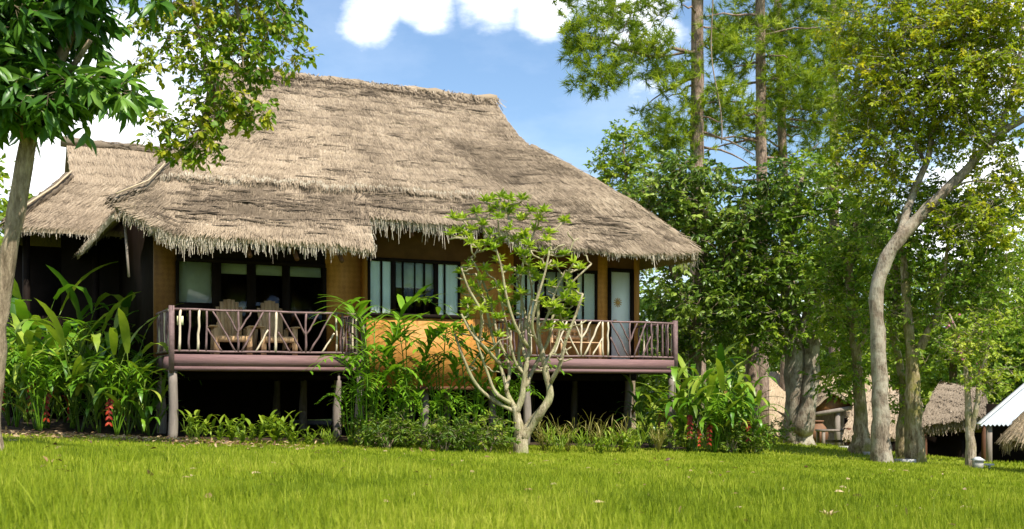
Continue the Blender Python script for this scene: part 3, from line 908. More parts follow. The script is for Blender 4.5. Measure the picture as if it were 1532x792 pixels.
# ------------------------------------------------------------------ VEGETATION helpers
def path(p0, p1, n=6, sag=0.0, wob=0.0, rg=rng):
    q = np.linspace(0, 1, n)[:, None]
    p = np.asarray(p0)[None] * (1 - q) + np.asarray(p1)[None] * q
    L = np.linalg.norm(np.asarray(p1) - np.asarray(p0))
    p[:, 2] += (np.sin(q[:, 0] * math.pi) * sag * L)
    if wob: p[1:-1] += rg.normal(0, wob * L, (n - 2, 3))
    return p


def smooth_poly(pts, k=5):
    """Catmull-Rom through (x,y,z,r) rows"""
    pts = np.asarray(pts, float)
    ext = np.concatenate([2 * pts[:1] - pts[1:2], pts, 2 * pts[-1:] - pts[-2:-1]])
    out = []
    for i in range(len(pts) - 1):
        a, b, c, d = ext[i:i + 4]
        for u in np.linspace(0, 1, k, endpoint=False):
            out.append(.5 * ((2 * b) + (c - a) * u + (2 * a - 5 * b + 4 * c - d) * u * u + (3 * b - a - 3 * c + d) * u ** 3))
    out.append(pts[-1]); return np.array(out)


class Skel:
    def __init__(self, mb, sides=9, wob=.12):
        self.mb = mb; self.P = []; self.R = []; self.sides = sides; self.wob = wob; self.k = 0

    def limb(self, rows, k=5):
        sp = smooth_poly(rows, k); self.k += 1
        self.mb.tube(sp[:, :3], np.maximum(sp[:, 3], .004), self.sides, self.wob, .5, self.k)
        for r in sp: self.P.append(r[:3]); self.R.append(max(r[3], .004))

    def reach(self, tgt, tip=.006, sag=.05, wob=.05, kr=.012, up=.35, sides=5, rg=rng, maxr=.6):
        P_ = np.array(self.P); dv = tgt - P_; dist = np.linalg.norm(dv, axis=1)
        pen = dist * (1 + up * np.clip(-dv[:, 2] / np.maximum(dist, 1e-6), 0, 1) * 2) - .15 * np.minimum(np.array(self.R) * 10, 1.0)
        i = int(np.argmin(pen)); L = dist[i]
        r0 = min(self.R[i] * maxr, tip + kr * L)
        n = 4 + int(L * 1.5); n = min(n, 9)
        p = path(P_[i], tgt, n, sag, wob / max(1, n - 2), rg)
        rr = np.linspace(max(r0, tip), tip, n)
        self.mb.tube(p, rr, sides, 0, .5)
        for a, b in zip(p[1:], rr[1:]): self.P.append(a); self.R.append(b)


def sample_blobs(blobs, rg, mind):
    """blobs: (px,py,d, rx_px, ry_px, depth_m, n) -> target points"""
    out = []
    for (px, py, d, rx, ry, dm, n) in blobs:
        c = at(px, py, d); k = d / FOC
        for _ in range(n * 6):
            if n <= 0: break
            v = rg.normal(0, 1, 3); v = v / np.linalg.norm(v) * rg.random() ** .42
            p = c + v * np.array([rx * k, dm, ry * k])
            if p[2] < gz(p[0], p[1]) + .25: continue
            if out and np.min(np.linalg.norm(np.array(out) - p, axis=1)) < mind: continue
            out.append(p); n -= 1
    return np.array(out)


def foliage(mb, twig, C, rad, sprays, per, L, W, tmpl, rg, flat=.75, droop=.15, base_r=.5, spread=.7, slen=.45, twr=.004):
    """sprays of leaves round every centre in C"""
    K = len(C)
    off = rg.normal(0, 1, (K, sprays, 3)); off = unit(off) * rg.random((K, sprays, 1)) ** .5
    rad_ = np.broadcast_to(np.asarray(rad, float), (K,))
    so = C[:, None] + off * rad_[:, None, None] * np.array([1, 1, flat])
    sd = unit(off * .9 + rg.normal(0, .55, off.shape) + np.array([0, 0, .15 - droop]))
    sl = slen * rad_[:, None] * rg.uniform(.6, 1.4, (K, sprays))
    S = so.reshape(-1, 3); D = sd.reshape(-1, 3); Ln = sl.reshape(-1)
    cr = np.repeat(rg.normal(0, .14, K), sprays) + rg.normal(0, .09, K * sprays)
    E = S + D * Ln[:, None]; E[:, 2] -= droop * Ln * .5
    if twig is not None:
        twig.segs(np.repeat(C, sprays, 0) * .55 + S * .45, S, twr * 1.2, twr, 3); twig.segs(S, E, twr, twr * .5, 3)
    j = (np.arange(per) + .5) / per
    Pp = S[:, None] + D[:, None] * (Ln[:, None] * j[None])[..., None]
    Pp[..., 2] -= droop * (Ln[:, None] * j[None]) * .5
    side = unit(np.cross(D, np.array([0, 0, 1.])) + 1e-6)
    sg = np.where(np.arange(per) % 2 == 0, 1, -1)
    LD = D[:, None] * .55 + side[:, None] * sg[None, :, None] * .8 + rg.normal(0, .38, Pp.shape) + np.array([0, 0, -droop])
    Nh = np.array([.12, -.25, .8]) + rg.normal(0, spread, Pp.shape)
    N = len(S) * per
    lf = rg.uniform(.65, 1.25, N)
    rr = np.clip(base_r + np.repeat(cr, per) + rg.normal(0, .07, N), 0, 1)
    mb.inst(tmpl, Pp.reshape(-1, 3), LD.reshape(-1, 3), Nh.reshape(-1, 3), L * lf, W * lf, rr)


def rows(*a):
    """(px,py,d,r) rows -> world rows"""
    return [np.concatenate([at(p, q, d), [r]]) for p, q, d, r in a]


def tree(name, label, base, limbs, blobs, bark, leafm, L, W, tmpl=T_RHOMB, rad=.55, sprays=10, per=8, mind=.35, seed=1, group=None, droop=.15, base_r=.5, flat=.75,
         cat='tree', sides=9, extra=None, tip=.007, kr=.012, spread=.7, sag=.05, twigs=True, up=.35, wob=.2):
    rg = np.random.default_rng(seed)
    o = thing(name, label, cat, base, 0, group)
    tb = MB(); sk = Skel(tb, sides, wob)
    l0 = list(limbs[0]); f0 = np.array(l0[0]); g0 = f0.copy(); g0[2] += .45; g0[3] *= .95; f0[3] *= 1.5
    if l0[1][2] - f0[2] > .7: g0[:2] += (np.array(l0[1][:2]) - f0[:2]) * .3; l0 = [f0, g0] + l0[1:]
    for l in [l0] + list(limbs[1:]): sk.limb(l)
    C = sample_blobs(blobs, rg, mind) if not isinstance(blobs, np.ndarray) else blobs
    b0 = np.array(base)
    order = np.argsort(np.min(np.linalg.norm(C[:, None] - np.array(sk.P)[None], axis=2), axis=1))
    for i in order: sk.reach(C[i], tip, sag, .25, kr, up, rg=rg)
    lb = MB()
    foliage(lb, tb if twigs else None, C, rad * rg.uniform(.75, 1.25, len(C)), sprays, per, L, W, tmpl, rg, flat, droop, base_r, spread)
    tr = tb.build('trunk', M[bark], o, smooth=True, local=False)
    lb.build('crown', M[leafm], o, local=False)
    if extra: extra(o, C, rg)
    return o


# ------------------------------------------------------------------ TREES
# left foreground tree
b = P(-16, 13.2); b[2] -= .1
tree('broadleaf_tree', 'slanting grey trunk with long drooping dark leaves at the left edge of the lawn', b,
     [[np.array([b[0], b[1], b[2], .12])] + rows((-8, 545, 13.2, .108), (-2, 475, 13.2, .105), (9, 405, 13.2, .102), (24, 320, 13.2, .10), (45, 205, 13.2, .092), (72, 130, 13.2, .075), (105, 55, 13.2, .06), (140, -40, 13.2, .045), (170, -130, 13.3, .03)),
      rows((42, 215, 13.2, .085), (20, 130, 13.0, .06), (-10, 40, 12.8, .045), (-40, -60, 12.8, .03)),
      rows((72, 135, 13.2, .05), (112, 95, 13.0, .035), (135, 60, 12.9, .025))],
     [(20, 25, 13.0, 80, 60, .9, 26), (115, 10, 13.0, 50, 40, .7, 11), (5, 115, 12.9, 55, 40, .8, 15), (115, 120, 13.0, 45, 25, .5, 6), (165, 140, 12.9, 25, 10, .3, 3), (75, 150, 13.0, 60, 16, .5, 6), (-70, 40, 13.0, 60, 120, .9, 14), (120, -60, 13.2, 130, 60, 1.0, 16), (15, 165, 12.9, 30, 12, .4, 3)],
     'bark_tan', 'l_left', .29, .088, T_LEAF, rad=.28, sprays=7, per=6, mind=.2, seed=5, droop=.4, kr=.010, spread=.5, sides=12)

# tree whose leafy boughs hang into view from the top left
b = P(-230, 15.5); b[2] -= .1
tree('overhanging_tree', 'hanging boughs of small yellow-green leaves reaching over the bungalow roof from the upper left', b,
     [[np.array([b[0], b[1], b[2], .2])] + rows((-215, 300, 15.5, .17), (-170, 60, 15.5, .14), (-60, -110, 15.5, .10), (120, -190, 15.5, .08), (300, -150, 15.5, .06), (420, -70, 15.4, .035)),
      rows((200, -180, 15.5, .06), (270, -60, 15.4, .035), (300, 60, 15.3, .02), (315, 170, 15.2, .010)),
      rows((300, -150, 15.5, .05), (350, -10, 15.4, .03), (365, 110, 15.3, .012))],
     [(310, 10, 15.4, 90, 40, .6, 34), (415, 20, 15.4, 45, 40, .5, 15), (290, 80, 15.3, 55, 35, .5, 15), (370, 90, 15.3, 60, 40, .45, 18), (330, 150, 15.3, 45, 40, .4, 16), (300, 195, 15.2, 28, 35, .3, 12), (372, 165, 15.3, 30, 25, .3, 7), (255, 185, 15.2, 30, 20, .25, 6), (225, 205, 15.2, 10, 8, .1, 2), (205, 95, 15.3, 12, 14, .2, 3), (280, 225, 15.2, 25, 12, .2, 4), (235, -60, 15.4, 130, 70, .8, 30), (390, -60, 15.4, 90, 60, .6, 22), (440, 75, 15.3, 20, 15, .2, 3), (215, 30, 15.4, 20, 20, .2, 4)],
     'bark_tan', 'l_hang', .105, .055, T_LEAF, rad=.24, sprays=7, per=6, mind=.15, seed=6, droop=.45, kr=.008, tip=.004, spread=.7, base_r=.58, up=-.1)

# dark bushy trees to the right of the bungalow
b = P(1040, 30.5)
tree('broadleaf_tree', 'dense dark green tree rising directly behind the right end of the bungalow roof', b,
     [[np.array([b[0], b[1], b[2] - .1, .2])] + rows((1040, 480, 30.5, .17), (1050, 380, 30.4, .14), (1045, 300, 30.4, .09)),
      rows((1043, 470, 30.5, .12), (1000, 390, 30.2, .08), (975, 320, 30.1, .05)), rows((1046, 430, 30.5, .11), (1110, 360, 30.2, .07), (1135, 300, 30, .05))],
     [(1080, 330, 30.3, 95, 65, 1.6, 70), (985, 330, 30.6, 70, 60, 1.3, 36), (1045, 450, 30.2, 80, 80, 1.4, 56), (1130, 420, 30.0, 60, 70, 1.2, 34), (1020, 270, 30.5, 70, 35, 1.2, 24), (1010, 520, 30.5, 50, 45, 1.1, 16), (1155, 290, 30, 60, 35, 1.0, 16)],
     'bark_tan', 'l_dark', .18, .08, T_LEAF, rad=.52, sprays=10, per=8, mind=.34, seed=7, droop=.25, spread=.6)
b = P(945, 36)
tree('slender_tree', 'light yellow-green treetop between the roof slope and the tall pines', b,
     [[np.array([b[0], b[1], b[2] - .1, .14])] + rows((945, 400, 36, .10), (938, 290, 36, .06), (932, 200, 36, .02))],
     [(935, 235, 36, 42, 48, .9, 40), (960, 290, 36, 45, 35, .9, 22), (905, 265, 36, 15, 25, .4, 5)],
     'bark_tan', 'l_mid', .14, .07, rad=.36, sprays=10, per=8, mind=.22, seed=8, base_r=.6)
b = P(1195, 30.2)
tree('forked_tree', 'old grey tree with a thick double trunk beside the tan thatched hut', b,
     [[np.array([b[0], b[1], b[2] - .15, .42])] + rows((1194, 640, 30.2, .33), (1190, 560, 30.2, .29), (1186, 490, 30.2, .24), (1178, 420, 30.2, .17), (1185, 330, 30.2, .12), (1200, 260, 30.2, .07)),
      rows((1200, 650, 30.0, .28), (1212, 580, 29.9, .22), (1218, 500, 29.9, .18), (1228, 420, 29.8, .14), (1248, 330, 29.8, .08)),
      rows((1184, 520, 30.2, .12), (1166, 480, 30.0, .09), (1150, 440, 29.9, .06)), rows((1190, 520, 30.1, .13), (1206, 470, 29.9, .09), (1208, 420, 29.8, .06))],
     [(1200, 300, 30, 100, 70, 1.6, 56), (1160, 400, 30, 60, 50, 1.2, 30), (1240, 400, 29.8, 65, 60, 1.2, 36), (1150, 480, 29.9, 50, 40, .9, 20), (1255, 480, 29.6, 40, 50, .9, 18), (1290, 320, 30, 50, 70, 1.1, 22), (1250, 545, 30.5, 30, 30, .7, 9)],
     'bark_grey', 'l_mid', .16, .08, rad=.55, sprays=8, per=9, mind=.33, seed=9, droop=.3, base_r=.45, sides=14)
b = P(1126, 34)
tree('broadleaf_tree', 'brown trunk half hidden behind the red-flowered clump on the right', b,
     [[np.array([b[0], b[1], b[2] - .1, .22])] + rows((1126, 560, 34, .2), (1124, 470, 34, .16), (1118, 380, 34, .1))],
     [(1110, 440, 34, 60, 55, 1.3, 26), (1160, 520, 35, 40, 30, 1.0, 10), (1080, 470, 34, 40, 60, 1.2, 16)], 'bark_pine', 'l_dark', .19, .09, rad=.5, sprays=8, per=8, mind=.35, seed=10, droop=.25, base_r=.42)

# the pale leaning tree
b = P(1319, 23.0)
tree('leaning_tree', 'pale smooth trunk that bends and leans to the right under a yellow-green crown', b,
     [[np.array([b[0], b[1], b[2] - .15, .22])] + rows((1318, 660, 23, .185), (1317, 600, 23, .165), (1313, 510, 23, .155), (1312, 440, 23, .148), (1322, 396, 23, .14), (1346, 358, 23, .132), (1374, 326, 23, .122), (1410, 290, 22.9, .11), (1450, 250, 22.8, .095), (1490, 205, 22.6, .08), (1545, 170, 22.4, .055), (1620, 120, 22.2, .03)),
      rows((1342, 368, 23, .11), (1356, 320, 23.2, .09), (1372, 275, 23.3, .075), (1390, 230, 23.4, .06), (1400, 150, 23.5, .04), (1405, 70, 23.6, .02)),
      rows((1490, 205, 22.6, .06), (1520, 120, 22.8, .04), (1530, 40, 22.8, .025)), rows((1420, 285, 22.9, .03), (1450, 272, 22.5, .02), (1490, 275, 22.2, .01)),
      rows((1385, 245, 23.4, .04), (1340, 160, 23.6, .03), (1300, 90, 23.8, .018))],
     [(1275, 55, 23.8, 35, 60, .8, 16), (1275, 190, 23.8, 35, 50, .7, 14), (1400, 50, 23.3, 130, 75, 1.3, 130), (1330, 130, 23.4, 85, 70, 1.1, 66), (1470, 130, 22.8, 90, 60, 1.1, 62), (1400, 195, 23.6, 80, 40, .8, 32), (1310, 240, 23.4, 55, 50, .8, 28), (1500, 30, 22.8, 60, 60, 1.0, 34), (1400, -70, 23.3, 170, 60, 1.3, 44), (1490, 215, 22.6, 50, 25, .6, 12), (1600, 120, 22.5, 70, 90, 1.0, 30), (1465, 330, 22.6, 60, 40, .6, 26), (1500, 265, 22.8, 40, 25, .5, 12)],
     'bark_grey', 'l_yellow', .105, .055, rad=.42, sprays=10, per=9, mind=.26, seed=11, droop=.25, base_r=.47, sides=14, sag=.06)

# mossy trunks behind it
b = P(1288, 26.5)
tree('mossy_tree', 'short mossy trunk with a dark crown just left of the pale leaning trunk', b,
     [[np.array([b[0], b[1], b[2] - .1, .22])] + rows((1288, 640, 26.5, .17), (1284, 570, 26.5, .14), (1278, 490, 26.5, .12), (1270, 400, 26.5, .09), (1285, 320, 26.5, .05)), rows((1282, 540, 26.5, .09), (1300, 470, 26.4, .06), (1310, 390, 26.3, .03))],
     [(1275, 470, 26.5, 45, 60, .9, 30), (1290, 370, 26.5, 55, 55, 1.0, 34), (1262, 560, 26.6, 32, 28, .7, 13), (1255, 420, 26.8, 40, 50, .9, 18)],
     'bark_moss', 'l_mid', .14, .07, rad=.48, sprays=8, per=8, mind=.3, seed=12, droop=.3, base_r=.5)
b = P(1369, 23.6)
tree('mossy_tree', 'thick mossy trunk forking in a V left of the dark hut opening', b,
     [[np.array([b[0], b[1], b[2] - .1, .22])] + rows((1368, 650, 23.6, .18), (1366, 590, 23.6, .155), (1364, 540, 23.6, .13), (1358, 470, 23.6, .10), (1352, 400, 23.7, .08), (1345, 320, 23.7, .04)),
      rows((1364, 545, 23.6, .11), (1385, 505, 23.5, .085), (1402, 470, 23.4, .07), (1410, 420, 23.4, .05), (1420, 350, 23.4, .02))],
     [(1365, 450, 23.8, 60, 50, .8, 28), (1420, 420, 23.6, 55, 55, .8, 30), (1400, 330, 23.8, 70, 35, .8, 26), (1350, 370, 23.9, 50, 40, .8, 18), (1465, 460, 23.6, 40, 50, .7, 16), (1490, 310, 23.8, 50, 30, .8, 16), (1450, 400, 24, 60, 50, .8, 18), (1520, 440, 24, 40, 50, .8, 14), (1330, 480, 24.2, 40, 50, .7, 14), (1365, 285, 24.6, 60, 40, .6, 20), (1310, 300, 25, 40, 40, .6, 12), (1440, 300, 24.6, 50, 35, .6, 14), (1375, 530, 23.7, 35, 20, .5, 7), (1480, 380, 23.4, 45, 40, .7, 16)],
     'bark_moss', 'l_mid', .11, .055, rad=.44, sprays=8, per=8, mind=.28, seed=13, droop=.3, base_r=.45, sides=12)
b = P(1350, 24.6)
tree('slim_tree', 'thin twisting ivy-clad trunk close behind the pale leaning trunk', b,
     [[np.array([b[0], b[1], b[2] - .1, .13])] + rows((1347, 650, 24.6, .10), (1352, 600, 24.6, .09), (1345, 540, 24.6, .085), (1335, 490, 24.6, .08), (1342, 420, 24.6, .06), (1330, 340, 24.6, .03))],
     [(1338, 400, 24.6, 35, 50, .6, 16), (1345, 580, 24.5, 10, 35, .15, 8)], 'bark_moss', 'l_mid', .10, .055, rad=.33, sprays=9, per=8, mind=.2, seed=14, droop=.4, base_r=.55)


def blossoms(o, C, rg):
    m = MB(); sel = C[rg.choice(len(C), 7)]
    p = np.repeat(sel, 8, 0) + rg.normal(0, .10, (56, 3))
    m.inst(T_LEAF, p, rg.normal(0, 1, (56, 3)), rg.normal(0, 1, (56, 3)), .07, .05, rg.random(56)); m.build('blossom', M['flower_pink'], o, local=False)


b = P(1452, 22.4)
tree('blossom_tree', 'small sparse tree with twin pale trunks and a few pink blossoms before the metal roof', b,
     [[np.array([b[0], b[1], b[2] - .1, .11])] + rows((1452, 660, 22.4, .09), (1449, 620, 22.4, .07), (1446, 570, 22.4, .055), (1440, 520, 22.4, .04), (1420, 470, 22.3, .02)), rows((1452, 650, 22.4, .07), (1461, 610, 22.3, .055), (1466, 565, 22.3, .04), (1480, 520, 22.2, .025))],
     [(1455, 530, 22.3, 45, 35, .5, 22), (1480, 560, 22.2, 30, 25, .4, 10), (1425, 510, 22.3, 25, 35, .4, 10), (1470, 480, 22.3, 30, 25, .4, 8)],
     'bark_pale', 'l_mid', .085, .045, rad=.28, sprays=7, per=7, mind=.18, seed=15, droop=.2, base_r=.65, extra=blossoms)

# pines
def pine(label, px, d, r, blobs, seed, top=-120, lean=0, mat='l_pine', low=600):
    rg = np.random.default_rng(seed)
    b = P(px, d); o = thing('pine_tree', label, 'tree', b, 0, 'tall pines behind the bungalow')
    tb = MB(); sk = Skel(tb, 12, .1)
    sk.limb([np.array([b[0], b[1], b[2] - .1, r * 1.25])] + rows((px, 400, d, r * 1.05), (px + lean * .4, 200, d, r * .95), (px + lean, 0, d, r * .85), (px + lean, top, d, r * .5)))
    C = sample_blobs(blobs, rg, .28)
    for k in range(13):                     # dead, drooping side boughs on the bare stem
        y = 30 + 21 * k + rg.normal(0, 8); a = at(px + lean * .4, y, d); th = rg.choice([0, math.pi]) + rg.normal(0, .7); L = rg.uniform(.5, 2.6)
        q = np.linspace(0, 1, 6)[:, None]; pp = a + q * L * np.array([math.cos(th), math.sin(th), rg.uniform(-.1, .25)]); pp[:, 2] -= .18 * L * q[:, 0] ** 2; pp[1:] += rg.normal(0, .03, (5, 3))
        tb.tube(pp, np.linspace(.05, .014, 6), 6, .1)
    # whorl limbs first
    for (bx, by, bd, rx, ry, dm, n) in blobs:
        sk.reach(at(bx, by, bd), .02, -.08, .25, .016, .2, sides=7, rg=rg)
    order = np.argsort(np.min(np.linalg.norm(C[:, None] - np.array(sk.P)[None], axis=2), axis=1))
    for i in order: sk.reach(C[i], .007, .03, .3, .008, .1, rg=rg)
    tb.build('trunk', M['bark_pine'], o, smooth=True, local=False)
    lb = MB(); K = len(C); tf = 6; nd = 32
    ctr = C[:, None] + rg.normal(0, .26, (K, tf, 3)) * np.array([1, 1, .7])
    ax = unit(ctr - C[:, None] + np.array([0, 0, .12]) + rg.normal(0, .1, (K, tf, 3)))
    ctr = ctr.reshape(-1, 3); ax = ax.reshape(-1, 3)
    tb2 = np.repeat(C, tf, 0)
    Nn = len(ctr) * nd
    D = unit(np.repeat(ax, nd, 0) * .75 + rg.normal(0, .6, (Nn, 3)) + np.array([0, 0, -.12]))
    p = np.repeat(ctr, nd, 0) - np.repeat(ax, nd, 0) * rg.uniform(0, .22, (Nn, 1))
    rr = np.clip(.5 + np.repeat(rg.normal(0, .17, len(ctr)), nd) + rg.normal(0, .1, Nn), 0, 1)
    lb.inst(T_NEEDLE, p, D, rg.normal(0, 1, (Nn, 3)), rg.uniform(.2, .36, Nn), .024, rr)
    lb.segs(tb2, ctr, .007, .004, 3, rnd=.15)
    lb.build('crown', M[mat], o, local=False)
    return o


pine('tallest pine with a bare straight trunk and left boughs against blue sky', 1043, 38, .24,
     [(880, 55, 37.5, 45, 40, .9, 30), (905, 115, 37.2, 45, 30, .8, 20), (960, 70, 37.6, 50, 30, .9, 24), (945, 20, 38, 60, 25, 1.0, 22), (1005, 110, 37.8, 40, 40, .9, 18), (1000, 180, 37.8, 50, 35, 1.0, 26), (1075, 60, 38, 45, 30, 1.0, 16), (1075, 150, 38, 40, 35, 1.0, 18), (880, -20, 38, 60, 30, 1, 16), (1000, -40, 38, 90, 40, 1.2, 24), (1010, 220, 38, 30, 20, .8, 8)], 101)
pine('pine with a pale brown trunk just right of the tallest pine', 1140, 40, .20,
     [(1105, 30, 41, 50, 40, .7, 20), (1175, 40, 41, 50, 45, .8, 24), (1195, 110, 40, 50, 40, 1.0, 28), (1105, 190, 41, 50, 35, .8, 20), (1105, 100, 41.2, 30, 30, .7, 10), (1160, -40, 40, 90, 40, 1.2, 22), (1165, 150, 41, 40, 40, .7, 14), (1140, 55, 39.2, 28, 30, .3, 7), (1128, 165, 39.2, 25, 25, .3, 5), (1090, 60, 41, 30, 40, .7, 10)], 102, lean=-3)
pine('thinner pine leaning close beside the pale brown pine', 1175, 42, .17,
     [(1220, 80, 41.5, 50, 40, 1.0, 28), (1235, 160, 41.5, 45, 40, 1.0, 22), (1200, 200, 43, 40, 30, .6, 12), (1220, 10, 41.6, 50, 40, 1, 26), (1210, 130, 42.8, 50, 50, .8, 22), (1225, 215, 41.5, 35, 25, .8, 8), (1150, 230, 42, 30, 20, .8, 8)], 103, lean=-12)
pine('rightmost pine, its slim trunk half lost behind the yellow-green crown', 1248, 45, .19,
     [(1265, 60, 45, 55, 45, 1.1, 24), (1280, 170, 45, 50, 45, 1.1, 20), (1240, 260, 45, 40, 30, 1, 10), (1250, -10, 45, 60, 40, 1.1, 16)], 104)

# creeper hanging from the tallest pine
m = MB(); q = np.linspace(0, 1, 30)
pts = np.array([at(1058 + 20 * k + 4 * math.sin(k * 9), -60 + 275 * k, 37.2) for k in q]); m.tube(pts, .022, 5, .2)
o = m.build('hanging_vine', M['bark_tan']); tag(o, 'thin bare creeper hanging straight down beside the tallest pine trunk', 'vine')

# ------------------------------------------------------------------ far trees
def far_tree(px, d, top_py, w_px, label, seed, mat='l_far', base_r=.5, n=60, group='trees far behind the bungalow and huts'):
    b = P(px, d); k = d / FOC; topz = CAMZ + (HY - top_py) * k; h = topz - b[2]; w = w_px * k / 2
    rg = np.random.default_rng(seed)
    cpy = top_py + (h * .5) / k * .85
    tree('distant_tree', label, b, [[np.array([b[0], b[1], b[2] - .2, .22]), np.array([b[0] + .2, b[1], b[2] + h * .35, .17]), np.array([b[0] - .1, b[1], b[2] + h * .8, .05])]],
         [(px, top_py + .30 * h / k, d, w_px * .42, .28 * h / k, w * .8, n // 2), (px - w_px * .2, top_py + .58 * h / k, d, w_px * .36, .25 * h / k, w * .8, n // 4), (px + w_px * .2, top_py + .60 * h / k, d, w_px * .36, .26 * h / k, w * .8, n // 4), (px, top_py + .8 * h / k, d, w_px * .42, .15 * h / k, w * .8, n // 5)],
         'bark_tan', mat, .30, .17, rad=.9, sprays=8, per=8, mind=.5, seed=seed, base_r=base_r, group=group, droop=.2, twigs=False)


FT = [(1110, 52, 330, 150, 'far green tree seen between the dark bushy tree and the forked trunk', 201, .45), (1190, 55, 350, 160, 'far tree directly behind the forked grey trunk', 202, .5),
      (1275, 50, 300, 150, 'far tree behind the short mossy trunk and hut gable', 203, .55), (1345, 54, 330, 140, 'far tree behind the V-forked mossy trunk', 204, .5),
      (1420, 50, 360, 150, 'far tree above the dark hut opening', 205, .6), (1505, 46, 430, 120, 'far low tree above the white metal roof', 206, .6), (1525, 47, 345, 130, 'far tree closing the gap at the right edge above the metal roof ridge', 213, .6), (1590, 48, 330, 140, 'far tree at the right edge beyond the metal roof', 207, .5),
      (1020, 46, 420, 150, 'far tree seen through the right balcony and beside its corner', 208, .6), (940, 48, 400, 140, 'far tree glimpsed past the right end of the wall', 209, .6), (1060, 60, 300, 160, 'far tree showing between the pine trunks', 210, .55),
      (1230, 62, 250, 170, 'tall far tree behind the rightmost pine', 211, .6), (1480, 62, 270, 150, 'tall far tree whose top shows under the leaning limb', 212, .6)]
for px, d, tp, w, lb, sd, br in FT: far_tree(px, d, tp, w, lb, sd, base_r=br)
for px, d, tp, w, lb, sd, br in [(20, 42, 275, 110, 'far tree behind the slanting left trunk', 221, .65), (85, 46, 292, 90, 'far low tree peeping beside the annex roof hip', 222, .6), (-60, 38, 200, 130, 'far tree beyond the left edge', 223, .5)]:
    far_tree(px, d, tp, w, lb, sd, 'l_weed', br)

# a screen of far woodland closing the view between the trunks
rg = np.random.default_rng(300)
wm = MB(); xs = rg.uniform(-42, 60, 900); ys = rg.uniform(66, 80, 900)
xs = xs + 0; hgt = 4.5 + 2.5 * fbm(xs * .12, xs * 0, 301)
zs = gz(xs, ys) + rg.random(900) ** .8 * hgt
foliage(wm, None, np.stack([xs, ys, zs], -1), 1.3, 9, 6, .55, .32, T_RHOMB, rg, base_r=.42)
tag(wm.build('woodland', M['l_far']), 'dark band of distant woodland closing the view behind everything', 'woodland', kind='stuff')

rg = np.random.default_rng(310); wm = MB(); xs = rg.uniform(-45, 30, 330); ys = rg.uniform(-34, -24, 330)
foliage(wm, None, np.stack([xs, ys, gz(xs, ys) + rg.random(330) ** .8 * (5 + 5 * fbm(xs * .15, xs * 0, 311))], -1), 1.4, 8, 6, .6, .35, T_RHOMB, rg, base_r=.5)
tag(wm.build('woodland', M['l_mid']), 'woodland behind the viewer, mirrored dimly in the balcony glass', 'woodland', kind='stuff')

# ------------------------------------------------------------------ PLANTS
def paddle(mb, base, az, L, W, el0, bend, n=9, rnd=.5, wave=.03, serr=0.0, rg=rng, fold=.18):
    """one broad arching leaf blade: el0 start elevation, bend = total drop of elevation along the blade"""
    q = np.linspace(0, 1, n); el = el0 - bend * q ** 1.2
    ds = L / (n - 1); h = np.concatenate([[0], np.cumsum(np.cos(el[:-1]) * ds)]); v = np.concatenate([[0], np.cumsum(np.sin(el[:-1]) * ds)])
    ca, sa = math.cos(az), math.sin(az)
    mid = np.stack([base[0] + h * ca, base[1] + h * sa, base[2] + v], -1)
    prof = np.sin(math.pi * np.clip(q * .93 + .05, 0, 1)) ** .62 * (1 - .25 * q)
    prof[-1] = .02
    if serr: prof = prof * (1 - serr * (np.arange(n) % 2))
    side = np.array([-sa, ca, 0]); nrm = np.stack([-np.sin(el) * ca, -np.sin(el) * sa, np.cos(el)], -1)
    w = W / 2 * prof[:, None]
    wv = wave * L * rg.normal(0, .3, (n, 1))
    Lf = mid + side * w + nrm * (w * fold + wv); Rt = mid - side * w + nrm * (w * fold - wv)
    V = np.stack([Lf, mid, Rt], 1)
    mb.grid(V, np.clip(rnd + rg.normal(0, .04, n * 3), 0, 1))
    return mid


